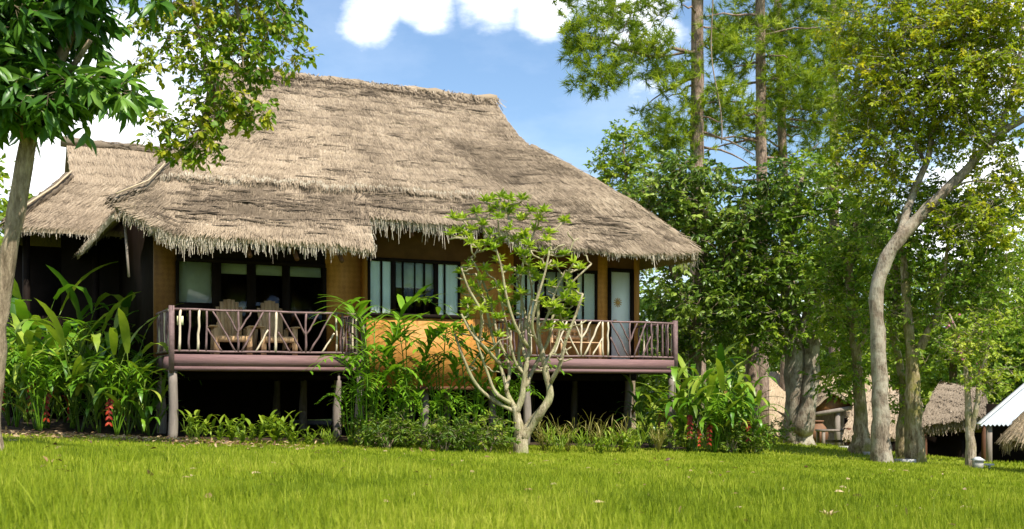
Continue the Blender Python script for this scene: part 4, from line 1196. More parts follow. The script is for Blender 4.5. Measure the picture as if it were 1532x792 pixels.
def heliconia_proto(seed, H=2.4, leaves=8, flower=True, yellow=.3, name='heliconia'):
    rg = np.random.default_rng(seed)
    o = thing(name, '', 'plant')
    st = MB(); lv = MB(); ly = MB()
    ns = 5
    for k in range(ns):
        a = rg.random() * 6.283; bx, by = .18 * math.cos(a), .18 * math.sin(a); hh = H * rg.uniform(.55, 1.0)
        lean = rg.uniform(.05, .3); tx, ty = bx + lean * hh * math.cos(a) * .6, by + lean * hh * math.sin(a) * .6
        pts = [(bx * .1, by * .1, -.06), (bx * 1.1, by * 1.1, hh * .3), (tx, ty, hh * .62)]
        st.tube(smooth_poly(np.array([list(p) + [r] for p, r in zip(pts, (.028, .024, .014))]), 4)[:, :3], .02, 6, 0, .5)
        for j in range(leaves // 2):
            f = .06 + .56 * j / max(1, leaves // 2 - 1)
            p0 = np.array([bx + (tx - bx) * f / .62, by + (ty - by) * f / .62, hh * f]); az = a + rg.normal(0, 1.1) + j * 2.2
            pet = hh * rg.uniform(.14, .26); el = R(rg.uniform(50, 82)); p1 = p0 + np.array([math.cos(az) * math.cos(el), math.sin(az) * math.cos(el), math.sin(el)]) * pet
            st.tube(path(p0, p1, 4), [.013, .012, .01, .008], 5, 0, .6)
            hang = rg.random() < .5
            m_ = ly if rg.random() < yellow else lv
            paddle(m_, p1, az, hh * rg.uniform(.40, .60), hh * rg.uniform(.070, .105), el - (.35 if hang else .05), R(rg.uniform(115, 150)) if hang else R(rg.uniform(40, 95)), 11, rg.normal(.5, .16), .02, .22 if hang else 0, rg)
    st.build('stem', M['l_dark'], o)
    lv.build('foliage', M['l_helic'], o)
    if ly.n: ly.build('foliage', M['l_helic_y'], o)
    if flower:
        fl = MB(); a = -1.57 + rg.normal(0, .5); h0 = H * .34; q = np.linspace(0, 1, 9)
        base = np.array([.6 * math.cos(a), .62 * math.sin(a), h0])
        pts = np.stack([base[0] + .16 * np.sin(q * 2) * math.cos(a), base[1] + .16 * np.sin(q * 2) * math.sin(a), base[2] + .1 * np.sin(q * 3.1) - .55 * q ** 1.5], -1)
        fl.tube(pts, .012, 5, 0, .5)
        for j in range(1, 9):
            for sg in (-1, 1):
                d = np.array([[sg * .7, -.25, -.75]]) ; d = d + rg.normal(0, .1, d.shape)
                fl.inst(T_LEAF, pts[j][None], d, np.array([[0, -1., .3]]), .125, .06, rg.random())
        fl.build('flower', M['flower_red'], o)
    return o


GH = 'red-flowered heliconias in the clump left of the bungalow'
GR = 'red-flowered heliconias at the right corner of the bungalow'
hp = [heliconia_proto(401, 2.9, 12, True, .35), heliconia_proto(402, 3.2, 12, False, .25), heliconia_proto(403, 2.6, 14, True, .55), heliconia_proto(404, 2.2, 12, False, .2)]
used = set()


def put(pro, px, d, rz, sc, label, group, dz=0.0):
    p = P(px, d, dz)
    if pro.name not in used:
        used.add(pro.name); o = pro; o.location = tuple(p); o.rotation_euler = (0, 0, rz); o.scale = (sc,) * 3
    else: o = dup(pro, p, rz, sc)
    o['label'] = label; o['group'] = group; return o


LH = [(1, 40, 23.4, .3, 1.08, 'tall heliconia beside the slanting trunk, leaves upright against the dark annex'), (1, 100, 24.0, 2.0, 1.12, 'tallest heliconia in front of the annex, paddles raised under its eave'),
      (0, 70, 21.6, .2, .92, 'heliconia with drooping leaves in the middle of the left clump'), (2, 120, 20.9, -.2, .85, 'heliconia with hanging yellowish leaves and a red bract at the front of the left clump'),
      (2, 190, 20.6, .3, .80, 'bright yellow-green heliconia with a red bract nearest the balcony stilt'), (1, 165, 23.2, 3.3, .95, 'heliconia with a broad leaf stretching towards the balcony corner'),
      (0, 15, 21.8, .4, .88, 'heliconia at the far left end of the clump, behind the slanting trunk'), (3, 150, 20.8, .8, .75, 'low dark heliconia at the front foot of the left clump'),
      (3, 225, 20.7, 2.6, .72, 'small heliconia tucked against the left balcony stilt'), (2, 55, 20.9, 2.2, .72, 'short heliconia with mixed yellow leaves on the lawn edge by the trunk'), (0, 210, 22.6, .1, .85, 'heliconia behind the clump under the left balcony railing'), (3, -30, 22.4, 3.9, 1.2, 'heliconia cut off by the left picture edge'), (1, -20, 24.2, 1.2, 1.1, 'heliconia in the dark behind the slanting trunk')]
for i, px, d, rz, sc, lb in LH: put(hp[i], px, d, rz, sc, lb, GH)
RH = [(0, 1030, 23.9, .1, .78, 'heliconia with a long red bract beside the right corner stilt'), (2, 1080, 23.8, -.2, .70, 'yellowish heliconia with a red bract in the middle of the right clump'), (0, 1108, 24.2, .3, .74, 'heliconia with a red bract at the outer edge of the right clump'),
      (1, 1065, 25.3, 2.4, .80, 'tall upright heliconia at the back of the right clump'), (1, 1020, 25.6, 4.0, .74, 'heliconia rising behind the right corner post'), (3, 975, 24.9, 1.0, .85, 'dark heliconia under the right balcony'),
      (3, 1120, 24.0, 3.2, .70, 'low dark heliconia at the lawn end of the right clump'), (3, 1065, 23.7, 5.0, .62, 'small heliconia at the front of the right clump'), (2, 1040, 23.5, .5, .58, 'short bright heliconia on the lawn edge in front of the corner stilt'), (1, 1110, 26.2, 5.7, .72, 'heliconia behind the right clump, near the brown trunk')]
for i, px, d, rz, sc, lb in RH: put(hp[i], px, d, rz, sc, lb, GR)


# arching ginger fronds before the bay
def ginger_proto(seed, H=2.4, stems=5, lean=.5, name='ginger_plant'):
    rg = np.random.default_rng(seed); o = thing(name, '', 'plant'); st = MB(); lv = MB()
    for k in range(stems):
        a = k * 6.283 / stems + rg.normal(0, .4); hh = H * rg.uniform(.6, 1.0); q = np.linspace(0, 1, 16); ln = lean * rg.uniform(.5, 1.3)
        r = hh * (.08 * q + ln * q ** 2.2 * .95); z = hh * np.sin(q * 2.15)
        bx, by = .12 * math.cos(a), .12 * math.sin(a)
        gq = np.clip(q * 5, .08, 1); pts = np.stack([bx * gq + r * math.cos(a), by * gq + r * math.sin(a), z - .03], -1)
        st.tube(pts, np.linspace(.016, .005, 16), 5, 0, .5)
        tn = unit(np.gradient(pts, axis=0)); nl = 24; idx = np.linspace(3.5, 15, nl)
        for j, f in enumerate(idx):
            i0 = min(int(f), 14); u = f - i0; p = pts[i0] * (1 - u) + pts[i0 + 1] * u; d = tn[i0]
            side = np.array([-math.sin(a), math.cos(a), 0]) * (1 if j % 2 else -1)
            ld = unit(d * .55 + side * .9 + np.array([0, 0, .12]) + rg.normal(0, .1, 3)); az = math.atan2(ld[1], ld[0]); el = math.asin(np.clip(ld[2], -1, 1))
            L = hh * .24 * (1 - .4 * abs((f - 9) / 6)) * rg.uniform(.85, 1.15)
            paddle(lv, p, az, L, L * .22, el + .15, R(rg.uniform(35, 75)), 5, np.clip(rg.normal(.5, .12), 0, 1), .01, 0, rg, .1)
    st.build('stem', M['l_ginger'], o); lv.build('foliage', M['l_ginger'], o)
    return o


gp = [ginger_proto(501, 2.75, 6, .5), ginger_proto(502, 2.3, 6, .6), ginger_proto(503, 1.8, 7, .55)]
GG = 'arching leafy gingers in front of the bay window'
for i, px, d, rz, sc, lb in [(0, 560, 20.7, 2.6, 1.06, 'tall arching ginger bending over the left balcony railing'), (0, 612, 21.2, .4, .92, 'tall ginger below the left panes of the bay window'), (1, 660, 21.2, 1.7, 1.05, 'ginger under the middle of the bay window'),
                             (1, 705, 21.4, 5.2, 1.12, 'ginger whose fronds curl up beside the frangipani'), (2, 580, 20.2, 3.4, .8, 'low ginger beside the second balcony stilt'), (2, 640, 20.4, 5.0, .7, 'low ginger in the middle of the bed'), (1, 735, 21.9, 3.0, .8, 'dark ginger behind the frangipani trunk'), (1, 548, 20.1, 4.0, .95, 'full ginger hiding the second balcony stilt'), (1, 600, 20.6, 1.0, .85, 'bushy ginger in front of the lower left bay wall'), (2, 525, 20.3, 4.3, .75, 'short ginger spreading in front of the dark space under the left balcony'), (2, 690, 20.5, .7, .65, 'low ginger next to the frangipani foot'), (2, 760, 22.0, 1.4, .9, 'ginger at the left end of the right balcony')]:
    put(gp[i], px, d, rz, sc, lb, GG)


for i, px, d, rz, sc, lb in [(2, 60, 20.4, .5, .95, 'fine-leaved ginger drooping at the lawn edge in the left clump'), (1, 110, 21.9, 2.1, .95, 'fine-leaved ginger between the heliconias before the annex'), (2, 175, 20.3, 3.7, .9, 'fine-leaved ginger left of the balcony corner stilt'), (1, 25, 21.4, 5.1, .9, 'fine-leaved ginger beside the slanting trunk'), (2, 215, 21.6, 1.4, 1.0, 'fine-leaved ginger shaded by the left balcony side rail'), (2, 1070, 23.6, 2.6, .8, 'fine-leaved ginger at the front of the right heliconia clump')]:
    put(gp[i], px, d, rz, sc, lb, 'fine-leaved gingers mixed into the heliconia clumps')


# low shrubs in the bed
def bush_proto(seed, h, w, mat, L, W, n=14, name='shrub', base_r=.5, tmpl=T_RHOMB, sprays=6, flat=.8):
    rg = np.random.default_rng(seed); o = thing(name, '', 'shrub'); tb = MB(); lb = MB(); sk = Skel(tb, 5, 0)
    for k in range(4):
        a = k * 1.57 + rg.normal(0, .3); sk.limb([np.array([.006 * math.cos(a), .006 * math.sin(a), -.05, .014]), np.array([.15 * w * math.cos(a), .15 * w * math.sin(a), h * .4, .008])], 3)
    v = rg.normal(0, 1, (n, 3)); v = unit(v) * rg.random((n, 1)) ** .5
    C = v * np.array([w / 2, w / 2, h * .42]) + np.array([0, 0, h * .5])
    for c in C: sk.reach(c, .003, 0, .2, .006, .2, 4, rg)
    foliage(lb, tb, C, .2 * math.sqrt(w), sprays, 7, L, W, tmpl, rg, flat, .15, base_r, .6, twr=.002)
    tb.build('stem', M['bark_tan'], o); lb.build('foliage', M[mat], o); return o


bp_ = [bush_proto(601, .95, 1.0, 'l_bush', .11, .045, 18), bush_proto(602, .7, 1.1, 'l_bush', .09, .04, 18, base_r=.65), bush_proto(603, .55, .8, 'l_bush', .13, .03, 12, base_r=.4)]
GB = 'low shrubs of the bed below the bay'
SH = [(0, 560, 20.2, 0, .8, 'shrub against the second balcony stilt'), (0, 605, 20.0, 1, .8, 'rounded shrub below the left end of the bay wall'), (1, 648, 19.9, 2, .85, 'spreading shrub below the middle of the bay wall'), (0, 690, 20.1, 3, .72, 'shrub below the right part of the bay wall'), (1, 730, 19.9, 4, 1, 'low shrub just left of the frangipani foot'),
      (2, 580, 19.6, 1.5, 1, 'small narrow-leaved shrub at the lawn edge near the stilt'), (2, 665, 19.5, .5, 1, 'small narrow-leaved shrub at the lawn edge under the bay'), (2, 710, 19.6, 3.5, 1, 'small narrow-leaved shrub touching the frangipani roots'), (1, 1010, 23.6, 1.2, .8, 'low shrub at the foot of the right corner stilt'), (0, 1130, 23.9, 2.8, .85, 'dark shrub at the right end of the heliconia clump'), (0, 1095, 23.7, 4.5, .75, 'dark shrub under the red bracts'), (1, 545, 21.6, 4.5, .9, 'shrub in the shade under the balcony edge'), (1, 1160, 29.2, 1.0, .9, 'shrub at the foot of the forked tree')]
for i, px, d, rz, sc, lb in SH: put(bp_[i], px, d, rz, sc, lb, GB)


# broad-leaved weeds under the left balcony and pale weeds under the right one
def weed_proto(seed, h, n, mat, L, W, name='weed', el=(25, 75)):
    rg = np.random.default_rng(seed); o = thing(name, '', 'weed'); st = MB(); lv = MB()
    for k in range(n):
        a = rg.random() * 6.283; r0 = rg.random() * .16; hh = h * rg.uniform(.4, 1); b0 = np.array([.02 * r0 * math.cos(a), .02 * r0 * math.sin(a), -.02]); e = np.array([math.cos(a) * (r0 + .3 * hh), math.sin(a) * (r0 + .3 * hh), hh])
        st.tube(path(b0, e, 4), [.006, .005, .004, .003], 4, 0, .5)
        for j in range(6):
            f = .3 + .14 * j; p = b0 + (e - b0) * f; az = a + j * 2.4 + rg.normal(0, .3)
            paddle(lv, p, az, L * rg.uniform(.7, 1.2), W * rg.uniform(.7, 1.2), R(rg.uniform(*el)), R(rg.uniform(30, 90)), 5, np.clip(rg.normal(.5, .17), 0, 1), .02, 0, rg)
    st.build('stem', M[mat], o); lv.build('foliage', M[mat], o); return o


wp = [weed_proto(701, .42, 8, 'l_weed', .20, .065), weed_proto(702, .30, 9, 'l_weed', .15, .045), weed_proto(703, .55, 12, 'l_dry', .30, .016, el=(50, 88)), weed_proto(704, .38, 10, 'l_weed', .24, .02, el=(45, 85))]
GW = 'bright weeds below the left balcony'
for i, px, d, rz, sc, lb in [(0, 345, 19.4, 0, 1.1, 'bright broad-leaved weed left of centre below the left balcony'), (0, 385, 19.3, 1.3, 1.15, 'bright broad-leaved weed in the middle below the left balcony'), (0, 415, 19.5, 2.6, 1.3, 'tallest bright weed below the left balcony, with a raised leaf'), (1, 440, 19.3, .4, 1.2, 'short bright weed right of the tallest one'), (1, 365, 19.1, 2.2, 1, 'short bright weed on the lawn edge below the chairs'), (1, 325, 19.2, 5.2, .9, 'small weed nearest the left corner stilt'), (1, 460, 19.4, 3.6, .95, 'small weed at the right end of the bright patch'), (0, 300, 20.2, 4.4, 1.2, 'shaded weed with spread leaves beside the left stilt'), (3, 290, 19.3, 1, .8, 'grassy tuft at the foot of the left stilt'), (3, 490, 19.5, 2, .8, 'grassy tuft between the weeds and the second stilt')]:
    put(wp[i], px, d, rz, sc, lb, GW)
GD = 'dry grassy weeds below the right balcony'
for i, px, d, rz, sc, lb in [(2, 815, 21.2, 0, 1, 'dry straw-coloured tuft right beside the frangipani trunk'), (2, 850, 21.4, 1.1, 1, 'dry tuft below the left part of the right balcony'), (2, 890, 21.8, 2.2, 1.1, 'dry tuft below the middle of the right balcony'), (2, 925, 22.2, 3.3, 1.05, 'dry tuft below the right door'), (3, 835, 20.9, .5, 1.1, 'green grassy tuft near the frangipani'), (3, 870, 21.3, 1.5, 1.1, 'green grassy tuft between the dry tufts'), (3, 910, 21.6, 2.5, 1.1, 'green grassy tuft below the balcony fascia'), (3, 950, 22.3, 4, 1.2, 'green grassy tuft by the right heliconia clump'), (0, 935, 21.9, 5, 1.1, 'broad-leaved weed among the dry tufts'), (0, 820, 21.5, 2, 1.0, 'broad-leaved weed behind the frangipani trunk'), (1, 900, 21.2, 1, 1, 'small leafy weed at the lawn edge below the right balcony'), (2, 985, 22.8, 1.7, .9, 'dry tuft at the edge of the right heliconia clump')]:
    put(wp[i], px, d, rz, sc, lb, GD)

# ------------------------------------------------------------------ FRANGIPANI
b = P(783, 20.2)
fo = thing('frangipani_tree', 'small frangipani with bare pale forking branches and leaf rosettes in front of the house', 'tree', b)
tb = MB(); sk = Skel(tb, 10, .14); D0 = 20.2
sk.limb([np.array([b[0] - .06, b[1], b[2] - .1, .15])] + rows((779, 655, D0, .125), (776, 640, D0, .10), (773, 622, D0, .075), (770, 608, D0, .062)))
sk.limb(rows((780, 655, D0, .12), (795, 635, D0, .10), (810, 615, D0 - .1, .085), (821, 598, D0 - .1, .072), (822, 580, D0 - .1, .06), (816, 555, D0 - .1, .055), (812, 530, D0 - .15, .045), (806, 505, D0 - .15, .038), (805, 470, D0 - .2, .03), (806, 430, D0 - .2, .024)))
sk.limb(rows((772, 618, D0, .065), (781, 595, D0, .055), (784, 570, D0, .048), (788, 545, D0, .042), (792, 515, D0 + .1, .034), (790, 480, D0 + .1, .03), (796, 440, D0 + .1, .022), (790, 400, D0 + .1, .018)))
sk.limb(rows((770, 610, D0, .055), (760, 592, D0 + .1, .045), (755, 570, D0 + .1, .036), (748, 545, D0 + .15, .03), (736, 500, D0 + .15, .026), (726, 455, D0 + .2, .022), (712, 410, D0 + .2, .018)))
sk.limb(rows((764, 604, D0, .045), (742, 588, D0 - .1, .032), (730, 560, D0 - .1, .024), (716, 520, D0 - .15, .02), (705, 485, D0 - .2, .016)))
sk.limb(rows((784, 560, D0, .03), (770, 540, D0, .026), (762, 505, D0 - .1, .022), (752, 460, D0 - .1, .018), (742, 420, D0 - .1, .015)))
sk.limb(rows((814, 545, D0 - .1, .032), (830, 520, D0, .028), (838, 490, D0, .024), (842, 455, D0 + .1, .018)))
sk.limb(rows((806, 500, D0 - .15, .03), (820, 470, D0 - .3, .024), (832, 435, D0 - .3, .02), (846, 405, D0 - .3, .015)))
sk.limb(rows((788, 540, D0, .03), (778, 500, D0 + .2, .026), (780, 450, D0 + .3, .02), (770, 400, D0 + .3, .016)))
for f_ in ([(768, 615, D0, .04), (740, 600, D0, .034), (712, 575, D0 - .1, .03), (695, 540, D0 - .2, .026), (680, 500, D0 - .2, .02)],
           [(757, 585, D0, .036), (762, 550, D0 + .2, .032), (745, 505, D0 + .3, .028), (735, 460, D0 + .3, .024), (722, 420, D0 + .3, .02), (705, 385, D0 + .3, .017)],
           [(786, 580, D0, .04), (800, 548, D0 + .2, .034), (820, 510, D0 + .3, .03), (828, 470, D0 + .3, .026), (850, 430, D0 + .4, .022), (885, 395, D0 + .4, .016)],
           [(822, 575, D0 - .1, .042), (838, 545, D0 - .3, .036), (846, 510, D0 - .4, .03), (862, 470, D0 - .4, .024), (872, 440, D0 - .4, .018)],
           [(808, 520, D0, .034), (796, 490, D0 - .3, .03), (803, 450, D0 - .4, .026), (815, 410, D0 - .4, .02), (822, 375, D0 - .4, .017)],
           [(790, 520, D0, .034), (770, 485, D0 - .2, .03), (757, 440, D0 - .3, .026), (750, 400, D0 - .3, .02), (738, 360, D0 - .3, .017)],
           [(748, 545, D0, .032), (725, 520, D0 - .3, .028), (706, 500, D0 - .4, .024), (690, 470, D0 - .4, .018)],
           [(716, 520, D0, .028), (720, 470, D0 - .3, .025), (700, 430, D0 - .3, .021), (690, 400, D0 - .3, .017)],
           [(784, 560, D0, .034), (776, 530, D0 + .3, .03), (786, 480, D0 + .4, .026), (778, 430, D0 + .4, .022), (785, 380, D0 + .4, .018)]):
    sk.limb(rows(*f_))
TG = [(725, 303), (750, 297), (712, 320), (770, 312), (795, 318), (815, 318), (845, 333), (678, 328), (692, 330), (722, 338), (745, 328), (762, 345), (785, 352), (727, 368), (745, 392), (702, 400), (720, 420), (742, 430), (766, 425), (792, 408), (802, 418), (815, 382), (843, 383), (868, 403), (833, 400), (846, 448), (864, 452), (830, 460), (855, 432), (850, 475), (697, 480), (746, 478), (735, 318), (757, 312), (675, 352), (800, 345), (735, 352), (706, 345), (780, 330), (812, 402), (826, 430), (690, 410), (758, 405), (775, 380), (822, 350), (735, 300), (762, 300), (700, 470), (712, 500), (755, 440), (838, 470), (688, 350), (770, 362), (738, 375), (715, 372), (792, 372), (806, 330), (760, 320), (742, 312), (782, 300), (715, 440), (735, 455), (780, 440), (848, 420), (858, 395), (818, 460), (705, 430), (725, 510), (745, 505), (700, 455), (690, 500)]
rg = np.random.default_rng(88); TP = []
for (x, y) in TG: TP.append(at(x, y, D0 + rg.normal(0, .32)))
TP = np.array(TP)
dm = np.min(np.linalg.norm(TP[:, None] - np.array(sk.P)[None], axis=2), axis=1)
for i in np.argsort(dm): sk.reach(TP[i], .016, -.06, .12, .015, 1.2, 7, rg, .9)
MT = np.array([at(rg.uniform(*((685, 875) if y < 450 else (692, 862))), y, D0 + rg.normal(0, .3)) for y in rg.uniform(345, 560, 110)])
for i in np.argsort(MT[:, 2]): sk.reach(MT[i], .014, -.05, .12, .013, 1.4, 6, rg, .9)
TP = np.concatenate([TP, MT[MT[:, 2] > 1.9][::2]])
for k in range(30):       # bare stubs
    p = TP[rg.integers(len(TP))] + rg.normal(0, .18, 3) + np.array([0, 0, -.15]); sk.reach(p, .015, -.03, .1, .012, 1.0, 6, rg, .9)
tb.build('trunk', M['bark_frangi'], fo, smooth=True, local=False)
lb = MB()
nl = 24
for c in TP:
    k = nl + rg.integers(-5, 5); a = np.arange(k) * 2.4 + rg.random(); el = rg.uniform(.05, 1.35, k)
    d = np.stack([np.cos(a) * np.cos(el), np.sin(a) * np.cos(el), np.sin(el)], -1)
    rb = rg.normal(.5, .14)
    lb.inst(T_LEAF, c + d * .02, d, np.array([0, 0, 1.]) + rg.normal(0, .35, (k, 3)), rg.uniform(.10, .20, k), rg.uniform(.042, .065, k), np.clip(rb + rg.normal(0, .12, k), 0, 1), bend=np.full(k, 1.3))
lb.build('crown', M['l_frangi'], fo, local=False)

# ------------------------------------------------------------------ HUTS on the right
def simple_roof(mb, p00, p01, p10, p11, seed, n, thick=.2, na=60, nw=40, flip=False, bump=.08):
    """thatched slope from ridge p00-p01 down to eave p10-p11"""
    p00, p01, p10, p11 = [np.array(p, float) for p in (p00, p01, p10, p11)]

    def fn(a, w):
        a = np.asarray(a, float)[..., None]; w_ = np.asarray(w, float)[..., None]
        p = (p00 * (1 - a) + p01 * a) * (1 - w_) + (p10 * (1 - a) + p11 * a) * w_
        q = p.copy(); q[..., 2] += bump * (fbm(p[..., 0] * 1.2, np.asarray(w) * 4 + p[..., 1], seed, 3) - .45) + .03 * (fbm(p[..., 0] * 6, np.asarray(w) * 12, seed + 1, 3) - .45)
        return q
    return thatch_patch(fn, na, nw, n, thick, (.25, .55), (.02, .04), seed, mb=mb, flip=flip)


# hut with bright tan roof
d = 40.0; b = P(1205, d); k = d / FOC
hut = thing('thatched_hut', 'low hut with bright tan thatch and a small open gable porch behind the forked tree', 'hut', b)
c = b
def L_(px, py, dd): return at(px, py, dd) - np.array(b)
m = MB()
simple_roof(m, L_(1150, 560, d + 2.5), L_(1330, 560, d + 2.5), L_(1118, 662, d), L_(1345, 655, d), 901, 22000)
simple_roof(m, L_(1150, 560, d + 2.5), L_(1330, 560, d + 2.5), L_(1118, 662, d + 5), L_(1345, 655, d + 5), 902, 1500, flip=True, na=20, nw=15)
hr = m.build('roof', M['thatch_pale'], hut)
m = MB(); fringe(m, np.array([L_(1118, 660, d), L_(1230, 657, d), L_(1345, 654, d)]), 900, .05, .3, seed=903, wd=(.02, .04)); m.build('eave_fringe', M['thatch_pale'], hr)
# gable porch: triangular woven panel, tie beam, post
A_, B_, C_ = L_(1212, 620, d - 1.2), L_(1275, 607, d - 1.2), L_(1243, 590, d - 1.2)
m = MB(); off = np.array([0, .06, 0]); m.add([A_, B_, C_, A_ + off, B_ + off, C_ + off], [[(0, 1, 2), (5, 4, 3)], [(0, 3, 4, 1), (1, 4, 5, 2), (2, 5, 3, 0)]]); m.build('gable_panel', M['weave_dark'], hut)
m = MB(); m.beam(A_ + np.array([-.1, -.05, -.05]), B_ + np.array([.1, -.05, -.05]), .12, .14); m.build('beam', M['stilt'], hut)
m = MB(); simple_roof(m, C_ + np.array([0, -.25, .14]), C_ + np.array([0, 2.2, .14]), A_ + np.array([-.35, -.25, -.02]), A_ + np.array([-.35, 2.2, -.02]), 904, 900, .12, 12, 12)
simple_roof(m, C_ + np.array([0, -.25, .14]), C_ + np.array([0, 2.2, .14]), B_ + np.array([.45, -.25, -.1]), B_ + np.array([.45, 2.2, -.1]), 905, 900, .12, 12, 12, flip=True)
m.build('porch_roof', M['thatch'], hut)
for px in (1253, 1214):
    p = L_(px, 615, d - 1.15); z0 = float(gz(p[0] + b[0], p[1] + b[1])) - b[2]
    m = MB(); m.tube([(p[0], p[1], z0), (p[0], p[1], p[2])], .10, 8, .1); m.build('post', M['stilt'], hut)
m = MB(); p0 = L_(1140, 690, d + 1.0); p1 = L_(1335, 640, d + 1.0); m.box((p0[0], p0[1], -.4), (p1[0], p0[1] + .1, 1.1)); m.build('wall', M['shaded_darkwood'], hut)

# hut with dark opening
d = 30.0; b = P(1425, d)
hut2 = thing('thatched_hut', 'brown thatched hut, tree shade put into its roof colour, with a wide dark opening behind the mossy trunk', 'hut', b)
def L2(px, py, dd): return at(px, py, dd) - np.array(b)
m = MB()
simple_roof(m, L2(1405, 575, d + 2.2), L2(1470, 580, d + 2.2), L2(1375, 634, d), L2(1478, 618, d), 911, 6000, .25)
simple_roof(m, L2(1405, 575, d + 2.2), L2(1405, 575, d + 2.3), L2(1375, 634, d), L2(1362, 660, d + 4.4), 912, 1500, .2, 16, 20, flip=True)
simple_roof(m, L2(1470, 580, d + 2.2), L2(1470, 580, d + 2.3), L2(1478, 618, d), L2(1488, 640, d + 4.4), 913, 800, .2, 16, 20)
simple_roof(m, L2(1405, 575, d + 2.2), L2(1470, 580, d + 2.2), L2(1365, 650, d + 4.4), L2(1488, 635, d + 4.4), 914, 800, .2, 16, 16, flip=True)
hr = m.build('roof', M['thatch_old_shaded'], hut2)  # darker straw stands in for the shade of the trees
m = MB(); fringe(m, np.array([L2(1375, 634, d), L2(1400, 630, d), L2(1440, 624, d), L2(1478, 618, d)]), 700, .05, .3, seed=915, wd=(.015, .03)); m.build('eave_fringe', M['thatch_old_shaded'], hr)
for px, dd in ((1383, d + .1), (1473, d + .1), (1376, d + 4), (1480, d + 4)):
    p = L2(px, 640, dd); m = MB(); m.tube([(p[0], p[1], -.6), (p[0], p[1], p[2] + .1)], .08, 8, .1); m.build('post', M['brownwood'], hut2)
p0 = L2(1366, 690, d + 4.0); p1 = L2(1488, 690, d + 4.0)
m = MB(); m.box((p0[0], p0[1], -.8), (p1[0], p0[1] + .1, .55)); m.build('wall', M['shaded_darkwood'], hut2)
for x in (p0[0], p1[0] - .1):
    m = MB(); m.box((x, .4 + 0, -.8), (x + .1, p0[1], .5)); m.build('wall', M['shaded_darkwood'], hut2)

# low thatched shelter between
d = 33.0; b = P(1318, d)
hut3 = thing('thatched_shelter', 'low grey thatched shelter with dark gaps seen between the mossy trunks', 'hut', b)
def L3(px, py, dd): return at(px, py, dd) - np.array(b)
m = MB(); simple_roof(m, L3(1285, 585, d + 1.8), L3(1375, 590, d + 1.8), L3(1262, 652, d), L3(1385, 645, d), 921, 4000, .22)
simple_roof(m, L3(1285, 585, d + 1.8), L3(1375, 590, d + 1.8), L3(1262, 652, d + 3.6), L3(1385, 645, d + 3.6), 922, 600, .22, 14, 14, flip=True)
m.build('roof', M['thatch'], hut3)
for px in (1270, 1310, 1380):
    p = L3(px, 648, d + .2); m = MB(); m.tube([(p[0], p[1], -.5), (p[0], p[1], p[2] + .15)], .07, 8, .1); m.build('post', M['brownwood'], hut3)
p0 = L3(1264, 690, d + 2.6); p1 = L3(1384, 690, d + 2.6)
m = MB(); m.box((p0[0], p0[1], -.6), (p1[0], p0[1] + .1, 1.0)); m.build('wall', M['shaded_darkwood'], hut3)

# metal-roofed shed
d = 25.0; b = P(1520, d)
shed = thing('metal_roof_shed', 'shed with a pale corrugated metal roof at the right edge', 'shed', b)
def L4(px, py, dd): return at(px, py, dd) - np.array(b)
m = MB()
e0, e1, r0, r1 = L4(1464, 636, d), L4(1660, 636, d), L4(1546, 566, d + 2.2), L4(1640, 566, d + 2.2)
nA, nW = 241, 6
A, Wg = np.meshgrid(np.linspace(0, 1, nA), np.linspace(0, 1, nW), indexing='ij')
V = (r0 * (1 - A[..., None]) + r1 * A[..., None]) * (1 - Wg[..., None]) + (e0 * (1 - A[..., None]) + e1 * A[..., None]) * Wg[..., None]
V[..., 2] += .018 * np.sin(A * 30 * 6.283)
m.grid(V); V2 = V.copy(); V2[..., 2] -= .012; m.grid(V2, flip=True); m.grid(np.stack([V[:, -1], V2[:, -1]], 0)); m.grid(np.stack([V[0], V2[0]], 0))
m.build('roof', M['metalroof'], shed)
m = MB(); m.beam(r0 + np.array([0, 0, .02]), e0 + np.array([0, 0, .02]), .1, .03); m.build('verge_trim', M['whitepaint'], shed)
for px in (1480, 1640):
    p = L4(px, 640, d + .15); m = MB(); m.tube([(p[0], p[1], -.3), (p[0], p[1], p[2] + .1)], .07, 8, .1); m.build('post', M['stilt'], shed)
p0 = L4(1478, 690, d + 1.7); p1 = L4(1660, 690, d + 1.7)
m = MB(); m.box((p0[0], p0[1], -.4), (p1[0], p0[1] + .1, 1.3)); m.build('wall', M['shaded_darkwood'], shed)
# thatched sunshade in front of it
d = 21.5; b = P(1560, d)
sh = thing('thatched_sunshade', 'golden round thatched sunshade cut off by the right picture edge', 'sunshade', b)
m = MB(); apex = at(1575, 590, d) - np.array(b)


def cone(a, w):
    th = np.asarray(a) * 6.283; r = .85 * np.asarray(w) ** .85
    return np.stack([apex[0] + r * np.cos(th), apex[1] + r * np.sin(th), apex[2] - .78 * np.asarray(w) ** 1.25 + .03 * (fbm(th * 4, np.asarray(w) * 6, 931) - .45)], -1)


thatch_patch(cone, 60, 24, 4500, .1, (.2, .45), (.012, .022), 932, mb=m)
rim = cone(np.linspace(0, 1, 60), np.ones(60)); fringe(m, rim, 1200, .05, .22, out=(0, -.3, 0), seed=933)
m.build('canopy', M['thatch_pale'], sh)
m = MB(); m.tube([(apex[0], apex[1], -.1), (apex[0], apex[1], apex[2] - .1)], .06, 8, .1); m.build('pole', M['stilt'], sh)

